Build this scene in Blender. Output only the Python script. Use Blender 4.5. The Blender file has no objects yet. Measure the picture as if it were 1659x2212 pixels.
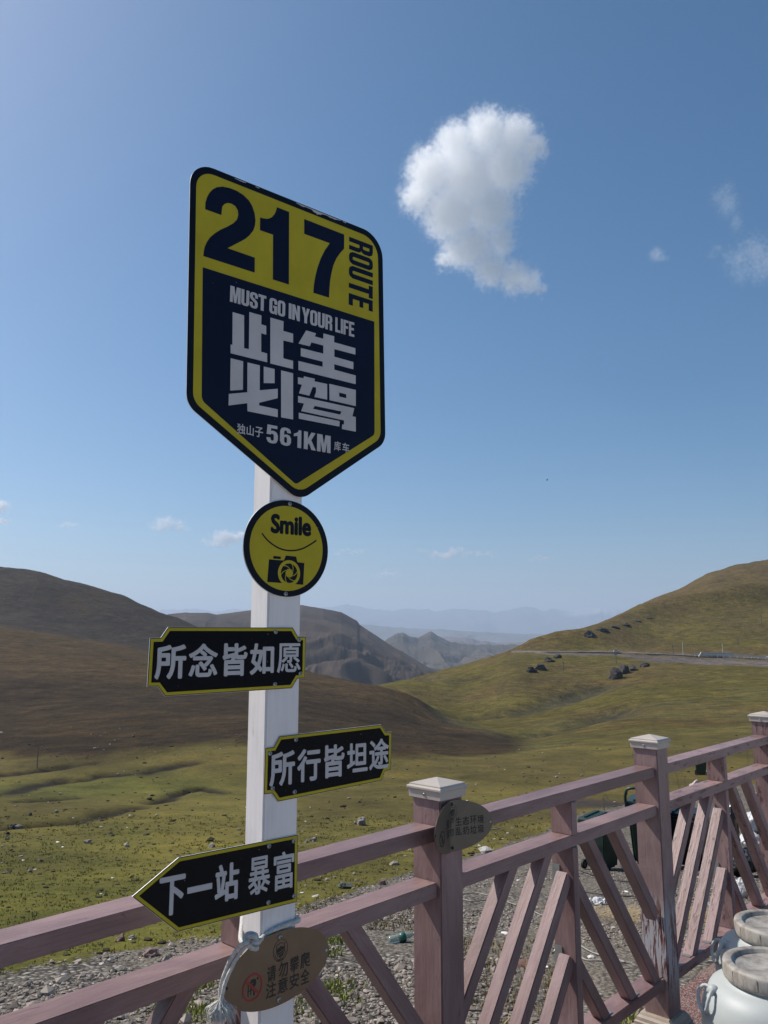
import bpy, bmesh, math, random
import numpy as np
from mathutils import Vector, Matrix
from mathutils.geometry import tessellate_polygon

random.seed(7)
SC = bpy.context.scene
COL = SC.collection

# ------------------------------------------------------------------ camera
EYE = 1.6
PITCH = 0.1529                      # camera looks up by 8.8 degrees
cam = bpy.data.cameras.new('camera')
cam.sensor_fit = 'VERTICAL'; cam.sensor_height = 36.0
cam.lens = 36.0 * 1718.0 / 2212.0
cam.clip_start = 0.05; cam.clip_end = 90000
camo = bpy.data.objects.new('camera', cam); COL.objects.link(camo)
camo.location = (0, 0, EYE)
camo.rotation_euler = (math.pi / 2 + PITCH, 0, 0)
SC.camera = camo

# ------------------------------------------------------------------ sky, sun
SUN_EL = math.radians(48.0)
SUN_AZ = math.radians(-66.0)        # from +Y towards +X: the sun stands on the left
SD = Vector((math.sin(SUN_AZ) * math.cos(SUN_EL), math.cos(SUN_AZ) * math.cos(SUN_EL), math.sin(SUN_EL)))
w = bpy.data.worlds.new('World'); SC.world = w; w.use_nodes = True
nt = w.node_tree; bg = nt.nodes['Background']
sk = nt.nodes.new('ShaderNodeTexSky'); sk.sky_type = 'NISHITA'; sk.sun_disc = False
sk.sun_elevation = SUN_EL; sk.sun_rotation = SUN_AZ
sk.altitude = 1500; sk.air_density = 1.0; sk.dust_density = 5.0; sk.ozone_density = 3.0
hs = nt.nodes.new('ShaderNodeHueSaturation'); hs.inputs['Saturation'].default_value = 1.30; hs.inputs['Hue'].default_value = 0.491
nt.links.new(sk.outputs[0], hs.inputs['Color']); nt.links.new(hs.outputs[0], bg.inputs[0]); bg.inputs[1].default_value = 0.118
sun = bpy.data.lights.new('sun', 'SUN'); sun.energy = 5.0; sun.angle = math.radians(0.53)
sun.color = (1.0, 0.95, 0.87)
suno = bpy.data.objects.new('sun', sun); COL.objects.link(suno)
suno.rotation_euler = SD.to_track_quat('Z', 'Y').to_euler()
suno.location = (-20, 8, 30)
SC.view_settings.view_transform = 'Standard'; SC.view_settings.look = 'None'
SC.view_settings.exposure = -0.06; SC.view_settings.gamma = 1.0
SC.view_settings.use_curve_mapping = False
SC.render.engine = 'CYCLES'
SC.cycles.use_denoising = True
SC.cycles.max_bounces = 64; SC.cycles.diffuse_bounces = 3; SC.cycles.glossy_bounces = 3
SC.cycles.transparent_max_bounces = 12; SC.cycles.volume_bounces = 64
SC.cycles.caustics_reflective = False; SC.cycles.caustics_refractive = False

# ------------------------------------------------------------------ helpers
def link(o, parent=None):
    COL.objects.link(o)
    if parent is not None: o.parent = parent
    return o
def tag(o, label=None, cat=None, group=None, kind=None):
    if label: o['label'] = label
    if cat: o['category'] = cat
    if group: o['group'] = group
    if kind: o['kind'] = kind
    return o
def empty(name, loc, label=None, cat=None, group=None, rz=0):
    o = bpy.data.objects.new(name, None); o.empty_display_size = 0.1
    o.location = loc; o.rotation_euler = (0, 0, rz); COL.objects.link(o)
    return tag(o, label, cat, group)
def mesh_obj(name, verts, faces, mat, parent=None, smooth=False):
    m = bpy.data.meshes.new(name); m.from_pydata([tuple(v) for v in verts], [], [tuple(f) for f in faces]); m.update()
    if mat: m.materials.append(mat)
    if smooth: m.polygons.foreach_set('use_smooth', [True] * len(m.polygons))
    return link(bpy.data.objects.new(name, m), parent)
def bm_obj(name, bm, mat, parent=None, smooth=False):
    m = bpy.data.meshes.new(name); bm.to_mesh(m); bm.free()
    if mat: m.materials.append(mat)
    if smooth: m.polygons.foreach_set('use_smooth', [True] * len(m.polygons))
    return link(bpy.data.objects.new(name, m), parent)
def np_mesh(name, V, Fq, mat, parent=None, smooth=True):
    """V (n,3) float, Fq (m,k) int"""
    m = bpy.data.meshes.new(name); k = Fq.shape[1]
    m.vertices.add(len(V)); m.vertices.foreach_set('co', V.astype(np.float32).ravel())
    m.loops.add(Fq.size); m.loops.foreach_set('vertex_index', Fq.astype(np.int32).ravel())
    m.polygons.add(len(Fq)); m.polygons.foreach_set('loop_start', np.arange(0, Fq.size, k, dtype=np.int32))
    m.polygons.foreach_set('use_smooth', np.full(len(Fq), smooth))
    m.update(calc_edges=True); m.validate()
    if mat: m.materials.append(mat)
    return link(bpy.data.objects.new(name, m), parent)
def color_attr(o, C):
    a = o.data.attributes.new('Col', 'FLOAT_COLOR', 'POINT')
    a.data.foreach_set('color', np.concatenate([C, np.ones((len(C), 1))], 1).astype(np.float32).ravel())

# pixel of the 1659 x 2212 view -> direction (only to place things at known depths)
def ray(px, py):
    a = (px - 829.5) / 1718.0; b = -(py - 1106.0) / 1718.0
    return Vector((a, math.cos(PITCH) - b * math.sin(PITCH), math.sin(PITCH) + b * math.cos(PITCH)))
def at(px, py, Y):
    r = ray(px, py); return Vector((0, 0, EYE)) + r * (Y / r.y)
def ae(px, py):
    r = ray(px, py); return r.x / r.y, r.z / r.y

# numpy value noise
def _h(ix, iy, s):
    n = (ix.astype(np.int64) * 374761393 + iy.astype(np.int64) * 668265263 + s * 974634777) & 0x7fffffff
    n = (n ^ (n >> 13)) * 1274126177 & 0x7fffffff
    return ((n ^ (n >> 16)) & 0xffff) / 65535.0
def vnoise(x, y, s=0):
    ix = np.floor(x); iy = np.floor(y); fx = x - ix; fy = y - iy
    fx = fx * fx * (3 - 2 * fx); fy = fy * fy * (3 - 2 * fy)
    a = _h(ix, iy, s); b = _h(ix + 1, iy, s); c = _h(ix, iy + 1, s); d = _h(ix + 1, iy + 1, s)
    return (a + (b - a) * fx + (c - a) * fy + (a - b - c + d) * fx * fy) * 2 - 1
def fbm(x, y, o=5, s=0, g=0.5):
    r = 0; amp = 1; t = 0
    for i in range(o):
        r = r + amp * vnoise(x * 2 ** i + 17.3 * i, y * 2 ** i - 9.1 * i, s + i); t += amp; amp *= g
    return r / t
def ridged(x, y, o=5, s=0):
    r = 0; amp = 1; t = 0
    for i in range(o):
        r = r + amp * (1 - np.abs(vnoise(x * 2 ** i + 5.7 * i, y * 2 ** i + 3.3 * i, s + i)) * 2); t += amp; amp *= 0.5
    return r / t

# ------------------------------------------------------------------ materials
class MT:
    def __init__(s, name, rough=0.6, metal=0.0, spec=0.5):
        s.m = bpy.data.materials.new(name); s.m.use_nodes = True; s.t = s.m.node_tree
        s.b = s.t.nodes['Principled BSDF']
        s.b.inputs['Roughness'].default_value = rough; s.b.inputs['Metallic'].default_value = metal
        s.b.inputs['Specular IOR Level'].default_value = spec
    def n(s, typ, **kw):
        o = s.t.nodes.new('ShaderNode' + typ)
        for k, v in kw.items(): setattr(o, k, v)
        return o
    def l(s, a, b): s.t.links.new(a, b)
    def coords(s, scale=(1, 1, 1), kind='Object', rnd=False):
        tc = s.n('TexCoord'); mp = s.n('Mapping'); mp.inputs['Scale'].default_value = scale
        s.l(tc.outputs[kind], mp.inputs[0])
        if rnd:
            oi = s.n('ObjectInfo'); vm = s.n('VectorMath', operation='SCALE'); vm.inputs[0].default_value = (13.1, 7.7, 9.3)
            s.l(oi.outputs['Random'], vm.inputs['Scale']); s.l(vm.outputs[0], mp.inputs['Location'])
        return mp.outputs[0]
    def noise(s, vec, scale, detail=4, rough=0.55, dist=0.0):
        o = s.n('TexNoise'); o.inputs['Scale'].default_value = scale; o.inputs['Detail'].default_value = detail
        o.inputs['Roughness'].default_value = rough; o.inputs['Distortion'].default_value = dist
        if vec is not None: s.l(vec, o.inputs['Vector'])
        return o.outputs[0]
    def ramp(s, fac, stops):
        o = s.n('ValToRGB'); e = o.color_ramp.elements
        while len(e) < len(stops): e.new(0.5)
        for i, (p, c) in enumerate(stops):
            e[i].position = p; e[i].color = (*c, 1) if len(c) == 3 else c
        s.l(fac, o.inputs[0]); return o.outputs[0]
    def mix(s, fac, a, b, mode='MIX'):
        o = s.n('Mix', data_type='RGBA', blend_type=mode)
        for v, i in ((fac, 0), (a, 6), (b, 7)):
            if isinstance(v, (int, float)): o.inputs[i].default_value = v
            elif isinstance(v, tuple): o.inputs[i].default_value = (*v, 1) if len(v) == 3 else v
            else: s.l(v, o.inputs[i])
        return o.outputs[2]
    def math(s, op, a, b=0.0, c=None):
        o = s.n('Math', operation=op)
        for i, v in enumerate((a, b) if c is None else (a, b, c)):
            if isinstance(v, (int, float)): o.inputs[i].default_value = v
            else: s.l(v, o.inputs[i])
        return o.outputs[0]
    def col(s, c): 
        if isinstance(c, tuple): s.b.inputs['Base Color'].default_value = (*c, 1)
        else: s.l(c, s.b.inputs['Base Color'])
        return s
    def rough(s, v): s.l(v, s.b.inputs['Roughness']); return s
    def bump(s, h, strength=0.3, dist=0.01):
        o = s.n('Bump'); o.inputs['Strength'].default_value = strength; o.inputs['Distance'].default_value = dist
        s.l(h, o.inputs['Height']); s.l(o.outputs[0], s.b.inputs['Normal']); return s

def g3(v): return (v, v, v)
def wood_material(name, tint, dark, stain, stain_amt, peel=False):
    stain = tuple(x * .75 for x in stain)
    M = MT(name, 0.5, spec=0.35)
    v = M.coords((40, 40, 1.6), rnd=True)
    n1 = M.noise(v, 3.0, 7, 0.7, 0.6)
    c = M.ramp(n1, [(0.25, tuple(d * .55 + t * .45 for d, t in zip(dark, tint))), (0.75, tint)])
    v2 = M.coords((1, 1, 0.35), rnd=True)
    n2 = M.noise(v2, 9.0, 6, 0.7, 0.8)
    c = M.mix(M.ramp(n2, [(0.42, g3(0.0)), (0.68, g3(0.65))]), c, tuple(min(1, t * 1.3 + 0.02) for t in tint))
    nm = M.noise(v2, 3.1, 5, 0.65, 0.5)
    c = M.mix(M.ramp(nm, [(0.45, g3(0.0)), (0.7, g3(0.6))]), c, dark)
    v3 = M.coords((9, 9, 2.2), rnd=True)
    n3 = M.noise(v3, 6.0, 6, 0.68, 0.5)
    c = M.mix(M.ramp(n3, [(stain_amt, g3(0.0)), (stain_amt + 0.05, g3(0.7))]), c, stain)
    v4 = M.coords((85, 85, 1.0), rnd=True)
    n4 = M.noise(v4, 2.0, 4)
    c = M.mix(M.ramp(n4, [(0.70, g3(0.0)), (0.74, g3(0.45))]), c, stain)
    M.rough(M.math('MULTIPLY_ADD', n2, 0.4, 0.22))
    if peel:
        tc = M.n('TexCoord'); sx = M.n('SeparateXYZ'); M.l(tc.outputs['Object'], sx.inputs[0])
        v5 = M.coords((22, 22, 5)); n5 = M.noise(v5, 2.0, 5, 0.6, 0.5)
        zz = M.ramp(sx.outputs[2], [(0.10, g3(0.0)), (0.26, g3(1.0)), (0.45, g3(1.0)), (0.56, g3(0.0))])
        msk = M.math('MULTIPLY', zz, M.ramp(n5, [(0.42, g3(0.0)), (0.46, g3(1.0))]))
        yy = M.ramp(sx.outputs[1], [(0.49, g3(1.0)), (0.5, g3(0.0))])
        c = M.mix(msk, c, (0.45, 0.43, 0.44))
        v6 = M.coords((34, 34, 3)); n6 = M.noise(v6, 2.0, 4, 0.6, 0.6)
        m2 = M.math('MULTIPLY', zz, M.ramp(n6, [(0.56, g3(0.0)), (0.59, g3(1.0))]))
        c = M.mix(m2, c, (0.12, 0.035, 0.03))
    M.col(c); M.bump(M.math('ADD', n1, n3), 0.35, 0.004)
    return M.m
WOOD = wood_material('weathered mauve wood', (0.275, 0.176, 0.168), (0.100, 0.052, 0.050), (0.13, 0.062, 0.058), 0.64)
WOODS = wood_material('stained mauve wood', (0.32, 0.21, 0.20), (0.110, 0.058, 0.054), (0.09, 0.038, 0.034), 0.565)
WOODP = wood_material('peeling mauve wood', (0.285, 0.192, 0.18), (0.135, 0.075, 0.068), (0.11, 0.04, 0.036), 0.62, peel=True)
def simple(name, c, rough=0.6, metal=0.0, var=0.15, scale=20, bump=0.0, spec=0.5, stretch=(1, 1, 1)):
    M = MT(name, rough, metal, spec); v = M.coords(stretch, rnd=True); n = M.noise(v, scale, 5, 0.6)
    M.col(M.mix(M.ramp(n, [(0.3, g3(0.0)), (0.7, g3(1.0))]), tuple(x * (1 - var) for x in c), tuple(min(1, x * (1 + var)) for x in c)))
    if bump: M.bump(n, bump, 0.005)
    return M.m
CREAM = simple('cream cap paint', (0.47, 0.41, 0.355), 0.45, var=0.08, scale=12, bump=0.1)
MOULD = simple('tan base moulding', (0.36, 0.29, 0.23), 0.6, var=0.25, scale=15, bump=0.2)
STEEL = simple('dull steel', (0.42, 0.42, 0.40), 0.4, 0.8, 0.15, 40)
SCREW = simple('screw steel', (0.40, 0.40, 0.38), 0.38, 0.7, 0.2, 300)
SCREWD = simple('dark screw', (0.02, 0.02, 0.02), 0.5, 0.3, 0.2, 300)
def pole_paint():
    M = MT('white pole paint', 0.42)
    v = M.coords((30, 30, 1.2)); n = M.noise(v, 2.5, 6, 0.6, 0.2)
    c = M.ramp(n, [(0.3, (0.74, 0.70, 0.68)), (0.6, (0.80, 0.76, 0.74))])
    v2 = M.coords((70, 70, 5)); n2 = M.noise(v2, 1.0, 4, 0.7, 0.4)
    c = M.mix(M.ramp(n2, [(0.68, g3(0.0)), (0.70, g3(0.85))]), c, (0.12, 0.10, 0.10))
    v3 = M.coords((3, 3, 2)); n3 = M.noise(v3, 4.0, 3)
    c = M.mix(M.ramp(n3, [(0.5, g3(0.0)), (0.8, g3(0.35))]), c, (0.42, 0.38, 0.36))
    M.col(c); M.bump(n, 0.15, 0.002); return M.m
POLE = pole_paint()
def film(name, c, rough, bumpy=0.0, spec=.15):
    M = MT(name, rough, 0, spec); v = M.coords((1, 1, 1)); n = M.noise(v, 9, 5, 0.6)
    n2 = M.noise(v, 160, 3, 0.6)
    c1 = M.mix(M.ramp(n, [(0.3, g3(0.0)), (0.75, g3(1.0))]), tuple(x * 0.88 for x in c), tuple(x * 1.1 for x in c))
    c1 = M.mix(M.ramp(M.noise(v, 70, 2, 0.9), [(0.735, g3(0.0)), (0.75, g3(0.4))]), c1, (0.25, 0.25, 0.25))
    M.col(c1); M.bump(n2 if not bumpy else M.math('ADD', n, n2), 0.04 + bumpy, 0.002); return M.m
NAVY = film('navy sign film', (0.004, 0.008, 0.026), 0.42)
BLACKF = film('black sign film', (0.002, 0.003, 0.006), 0.24, 0.05, .10)
BORDER = film('dark border film', (0.004, 0.006, 0.013), 0.45)
YELLOW = film('yellow sign film', (0.46, 0.375, 0.024), 0.45)
WHITEF = film('white sign film', (0.52, 0.50, 0.50), 0.5)
ALU = simple('sign aluminium edge', (0.62, 0.62, 0.62), 0.35, 0.6, 0.1, 50)
def plate_mat(name, c1, c2):
    M = MT(name, 0.42, 0.85, 0.5); v = M.coords((3, 3, 160)); n = M.noise(v, 3, 5, 0.6)
    v2 = M.coords((1, 1, 1)); n2 = M.noise(v2, 14, 4)
    c = M.mix(n2, c1, c2); c = M.mix(M.math('MULTIPLY', n, 0.35), c, tuple(x * 0.55 for x in c1))
    M.col(c); M.bump(n, 0.06, 0.001); return M.m
BRASS = plate_mat('brushed bronze plate', (0.20, 0.155, 0.115), (0.125, 0.095, 0.068))
STEELP = plate_mat('brushed steel plate', (0.17, 0.155, 0.135), (0.10, 0.092, 0.08))
INK = simple('black engraved ink', (0.012, 0.011, 0.011), 0.6)
RED = simple('red ink', (0.28, 0.03, 0.025), 0.6)
ROPE = simple('white cotton rope', (0.55, 0.53, 0.49), 0.9, var=0.25, scale=160, bump=0.6)
PLASTW = simple('milky barrel plastic', (0.44, 0.465, 0.45), 0.5, var=0.06, scale=6, bump=0.03)
def lid_mat():
    M = MT('dirty lid plastic', 0.6); v = M.coords((1, 1, 1)); n = M.noise(v, 12, 6, 0.7, 0.5); n2 = M.noise(M.coords((1, 1, 0.5)), 28, 5, 0.65)
    c = M.ramp(n, [(0.32, (0.19, 0.155, 0.125)), (0.50, (0.38, 0.345, 0.30)), (0.72, (0.48, 0.455, 0.41))])
    c = M.mix(M.ramp(n2, [(0.5, g3(0.0)), (0.7, g3(0.7))]), c, (0.15, 0.12, 0.10))
    M.col(c); M.bump(n, 0.2, 0.003); return M.m
LID = lid_mat()
def epdm():
    M = MT('red rubber crumb floor', 0.9); v = M.coords((1, 1, 1)); vo = M.n('TexVoronoi'); vo.inputs['Scale'].default_value = 230
    M.l(v, vo.inputs['Vector'])
    c = M.ramp(vo.outputs['Distance'], [(0.1, (0.36, 0.16, 0.14)), (0.7, (0.05, 0.02, 0.02))])
    br = M.n('SeparateColor'); M.l(vo.outputs['Color'], br.inputs[0])
    c = M.mix(M.ramp(br.outputs[0], [(0.62, g3(0.0)), (0.8, g3(0.8))]), c, (0.42, 0.32, 0.28))
    n = M.noise(v, 2.2, 5, 0.6)
    c = M.mix(M.ramp(n, [(0.45, g3(0.0)), (0.62, g3(0.75))]), c, (0.26, 0.22, 0.18))
    M.col(c); M.bump(vo.outputs['Distance'], 0.8, 0.004); return M.m
EPDM = epdm()
def ground_material():
    M = MT('dry alpine ground', 0.95, spec=0.1)
    at_ = M.n('Attribute', attribute_name='Col'); gr = M.n('Attribute', attribute_name='Gravel')
    P = M.n('NewGeometry').outputs['Position']
    def nz(scale, d=5, r=0.6, st=(1, 1, 1)):
        mp = M.n('Mapping'); mp.inputs['Scale'].default_value = st; M.l(P, mp.inputs[0]); return M.noise(mp.outputs[0], scale, d, r)
    big = nz(0.03, 6, 0.6); mid = nz(0.35, 6, 0.65); fine = nz(4.0, 5, 0.7); vf = nz(28, 4, 0.7)
    c = at_.outputs['Color']
    c = M.mix(1.0, c, M.ramp(big, [(0.3, g3(0.78)), (0.7, g3(1.2))]), 'MULTIPLY')
    c = M.mix(1.0, c, M.ramp(mid, [(0.3, (0.62, 0.66, 0.70)), (0.5, g3(1.0)), (0.72, (1.4, 1.3, 1.15))]), 'MULTIPLY')
    st = nz(0.16, 8, 0.72, (1.0, 1.2, 1.0)); c = M.mix(1.0, c, M.ramp(st, [(0.32, (0.72, 0.72, 0.74)), (0.5, g3(1.0)), (0.7, (1.3, 1.26, 1.14))]), 'MULTIPLY')
    c = M.mix(1.0, c, M.ramp(fine, [(0.3, g3(0.72)), (0.55, g3(1.0)), (0.75, g3(1.3))]), 'MULTIPLY')
    hl = M.n('Attribute', attribute_name='Hill').outputs['Fac']
    tr = nz(1.0, 8, 0.8, (.35, .35, 1.5)); tr = M.ramp(tr, [(0.36, (0.74, 0.74, 0.76)), (0.5, g3(1.0)), (0.64, (1.25, 1.22, 1.15))])
    c = M.mix(hl, c, M.mix(1.0, c, tr, 'MULTIPLY'))
    cl = M.ramp(nz(0.9, 8, 0.8), [(0.36, (0.68, 0.68, 0.70)), (0.5, g3(1.0)), (0.66, (1.3, 1.25, 1.18))])
    c = M.mix(hl, c, M.mix(1.0, c, cl, 'MULTIPLY'))
    c = M.mix(1.0, c, M.ramp(vf, [(0.3, g3(0.75)), (0.7, g3(1.25))]), 'MULTIPLY')
    # pale stones in the turf
    vo = M.n('TexVoronoi'); vo.inputs['Scale'].default_value = 1.1; M.l(P, vo.inputs['Vector'])
    # gravel
    v1 = M.n('TexVoronoi'); v1.inputs['Scale'].default_value = 26; M.l(P, v1.inputs['Vector'])
    sc = M.n('SeparateColor'); M.l(v1.outputs['Color'], sc.inputs[0])
    gc = M.ramp(sc.outputs[0], [(0.0, (0.10, 0.088, 0.072)), (0.5, (0.22, 0.195, 0.165)), (0.85, (0.33, 0.295, 0.255)), (1.0, (0.52, 0.48, 0.43))])
    gc = M.mix(1.0, gc, M.ramp(v1.outputs['Distance'], [(0.2, g3(1.0)), (0.75, g3(0.25))]), 'MULTIPLY')
    dirt = M.ramp(vf, [(0.3, (0.105, 0.088, 0.070)), (0.7, (0.27, 0.235, 0.19))])
    gc = M.mix(M.ramp(nz(0.9, 5, 0.6), [(0.42, g3(0.0)), (0.58, g3(0.8))]), gc, dirt)
    gm = M.math('ADD', gr.outputs['Fac'], M.math('MULTIPLY', M.math('SUBTRACT', nz(3.0, 6, 0.7), 0.5), 0.9))
    gmask = M.ramp(gm, [(0.46, g3(0.0)), (0.54, g3(1.0))])
    c = M.mix(gmask, c, gc)
    M.col(c)
    h = M.math('ADD', M.math('MULTIPLY', fine, 0.5), M.math('MULTIPLY', vf, 0.12))
    h = M.math('ADD', h, M.math('MULTIPLY', M.math('MULTIPLY', nz(0.55, 8, 0.72), hl), 7.0))
    h = M.math('ADD', h, M.math('MULTIPLY', M.math('MULTIPLY', v1.outputs['Distance'], gmask), -0.25))
    M.bump(h, 0.7, 0.16); return M.m
GROUND = ground_material()
def far_mat(name, c1, c2, s):
    M = MT(name, 0.95, spec=0.05); P = M.n('NewGeometry'); at_ = M.n('Attribute', attribute_name='Col')
    n = M.noise(P.outputs['Position'], s, 7, 0.65)
    c = M.mix(1.0, at_.outputs['Color'], M.ramp(n, [(0.3, g3(0.7)), (0.7, g3(1.3))]), 'MULTIPLY')
    M.col(c); M.bump(n, 0.6, 1.2 / s * 0.05); return M.m

# ================================================================== TERRAIN
def pchip(xk, yk, x):
    xk = np.asarray(xk, float); yk = np.asarray(yk, float)
    h = np.diff(xk); dl = np.diff(yk) / h; n = len(xk); d = np.zeros(n)
    for i in range(1, n - 1):
        if dl[i - 1] * dl[i] > 0:
            w1 = 2 * h[i] + h[i - 1]; w2 = h[i] + 2 * h[i - 1]
            d[i] = (w1 + w2) / (w1 / dl[i - 1] + w2 / dl[i])
    d[0] = dl[0]; d[-1] = dl[-1]
    i = np.clip(np.searchsorted(xk, x) - 1, 0, n - 2)
    t = (x - xk[i]) / h[i]; t2 = t * t; t3 = t2 * t
    return (2 * t3 - 3 * t2 + 1) * yk[i] + (t3 - 2 * t2 + t) * h[i] * d[i] + (-2 * t3 + 3 * t2) * yk[i + 1] + (t3 - t2) * h[i] * d[i + 1]
def curve(pts, sig=0.0):      # [(px, py, Y)] -> functions of azimuth a
    A = [(*ae(p[0], p[1]), p[2]) for p in pts]
    A.sort(); a = np.array([q[0] for q in A]); e = np.array([q[1] for q in A]); y = np.array([q[2] for q in A])
    if not sig: return lambda t: (np.interp(t, a, e), np.interp(t, a, y))
    k = np.linspace(-2.2, 2.2, 15); wt = np.exp(-k * k / 2); wt /= wt.sum(); sg = sig / 1718
    return lambda t: (sum(w_ * np.interp(t + q * sg, a, e) for w_, q in zip(wt, k)), sum(w_ * np.interp(t + q * sg * 1.5, a, y) for w_, q in zip(wt, k)))
cF = curve([(-900, 1640, 46), (0, 1629, 46), (300, 1618, 46), (550, 1613, 46), (700, 1628, 45), (852, 1643, 44), (1000, 1636, 50), (1140, 1620, 56), (1372, 1594, 62), (1659, 1582, 62), (2600, 1570, 60)], 25)
cL1 = curve([(-900, 1480, 90), (0, 1500, 90), (300, 1500, 90), (550, 1507, 90), (652, 1517, 88), (852, 1557, 80), (930, 1577, 75), (1003, 1596, 70), (1140, 1612, 64), (1372, 1556, 90), (1659, 1540, 100), (2600, 1530, 100)], 45)
cL2 = curve([(-900, 1340, 220), (0, 1356, 220), (160, 1380, 215), (324, 1407, 205), (550, 1436, 190), (652, 1449, 175), (821, 1482, 150), (896, 1505, 135), (921, 1519, 128), (1003, 1565, 100), (1140, 1602, 80), (1372, 1505, 150), (1659, 1485, 150), (2600, 1480, 150)], 30)
cV = curve([(-900, 1330, 262), (0, 1349, 262), (324, 1401, 250), (550, 1446, 225), (652, 1459, 205), (821, 1493, 175), (896, 1516, 160), (921, 1528, 152), (1003, 1568, 130), (1140, 1570, 120), (1372, 1465, 210), (1659, 1447, 215), (2600, 1440, 215)], 45)
cR = curve([(-900, 1280, 330), (0, 1300, 330), (324, 1370, 300), (550, 1440, 260), (652, 1456, 232), (821, 1485, 195), (900, 1475, 240), (946, 1462, 255), (1000, 1447, 285), (1059, 1428, 305), (1109, 1411, 320), (1250, 1411, 305), (1372, 1414, 295), (1480, 1419, 285), (1659, 1425, 275), (2600, 1440, 260)], 30)
cS = curve([(-900, 1225, 420), (-300, 1222, 420), (0, 1227, 420), (80, 1235, 420), (130, 1251, 418), (210, 1273, 414), (245, 1282, 412), (300, 1303, 405), (360, 1329, 395), (420, 1351, 380), (500, 1389, 350), (550, 1428, 320), (652, 1446, 280), (700, 1458, 262), (821, 1479, 235), (900, 1463, 275), (946, 1453, 290), (1059, 1419, 350), (1121, 1404, 400), (1184, 1387, 430), (1247, 1365, 460), (1309, 1342, 490), (1372, 1312, 515), (1434, 1284, 535), (1475, 1268, 550), (1540, 1237, 565), (1600, 1221, 575), (1659, 1213, 580), (1800, 1190, 590), (2600, 1150, 600)], 7)
NA, NY = 600, 640
aa = np.concatenate([np.linspace(-2.0, -0.60, 60, endpoint=False), np.linspace(-0.60, 0.60, 480, endpoint=False), np.linspace(0.60, 2.0, 60)])
lY = np.linspace(math.log(0.5), math.log(900.0), NY)
YY = np.exp(lY)
E = np.zeros((NA, NY))
kY = [0.4, 1.0, 2.0, 3.5, 5.3, 8.0, 11.0, 15.0, 20.0, 27.0, 35.0]
kz = [-0.12, -0.12, -0.15, -0.30, -0.60, -1.15, -1.75, -2.5, -3.25, -4.1, -4.75]
CV = [c(aa) for c in (cF, cL1, cL2, cV, cR, cS)]
for i in range(NA):
    xk = [math.log(v) for v in kY]; yk = [(z - EYE) / v for v, z in zip(kY, kz)]
    for e, y in CV:
        xk.append(math.log(y[i])); yk.append(e[i])
    ys = CV[-1][1][i]; es = CV[-1][0][i]
    xk += [math.log(ys * 1.22), math.log(1000)]; yk += [min(es - 0.03, -0.08), -0.108]
    E[i] = pchip(xk, yk, lY)
Ag, Yg = np.meshgrid(aa, YY, indexing='ij')
Xg = Ag * Yg
Z = EYE + E * Yg
# uneven relief that grows with distance
amp = np.clip((Yg - 3) / 40, 0, 1)
Z += amp * 0.10 * fbm(Xg * 0.35, Yg * 0.35, 5, 3) + 0.015 * fbm(Xg * 2.2, Yg * 2.2, 4, 5) * np.clip(Yg - 2, 0, 1)
hill = np.clip((Yg - CV[0][1][:, None]) / 60, 0, 1)
wx = 14 * fbm(Xg * .012, Yg * .012, 3, 15); Z += hill * (1.6 * fbm(Xg * 0.016, Yg * 0.016, 7, 11, .55) + 0.9 * ridged((Xg + wx) * 0.035 + 3, (Yg + wx) * 0.016, 6, 21) * np.clip(Yg / 200, .25, 1.3))
base_Z = Z.copy()
def zat(x, y, T=None):
    T = Z if T is None else T
    x = np.asarray(x, float); y = np.asarray(y, float)
    fy = np.clip((np.log(np.maximum(y, 0.51)) - lY[0]) / (lY[1] - lY[0]), 0, NY - 1.001)
    a = np.clip(x / np.maximum(y, 0.51), aa[0], aa[-1])
    ia = np.clip(np.searchsorted(aa, a, side='right') - 1, 0, NA - 2); ta = (a - aa[ia]) / (aa[ia + 1] - aa[ia])
    iy = fy.astype(int); ty = fy - iy
    return (T[ia, iy] * (1 - ta) + T[ia + 1, iy] * ta) * (1 - ty) + (T[ia, iy + 1] * (1 - ta) + T[ia + 1, iy + 1] * ta) * ty
def spot(px, py, far=False):
    r = ray(px, py); ys = np.exp(np.linspace(math.log(1.5), math.log(600), 3000))
    xs = ys * r.x / r.y; zs = EYE + ys * r.z / r.y
    d = zs - zat(xs, ys); k = np.where(d < 0)[0]
    k = k[0] if len(k) else len(ys) - 1
    return Vector((xs[k], ys[k], zat(xs[k], ys[k])))
def seg_dist(X, Y, pts):
    best = np.full(X.shape, 1e9)
    for (x0, y0), (x1, y1) in zip(pts[:-1], pts[1:]):
        dx, dy = x1 - x0, y1 - y0; L = dx * dx + dy * dy + 1e-9
        t = np.clip(((X - x0) * dx + (Y - y0) * dy) / L, 0, 1)
        best = np.minimum(best, np.hypot(X - x0 - t * dx, Y - y0 - t * dy))
    return best
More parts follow.
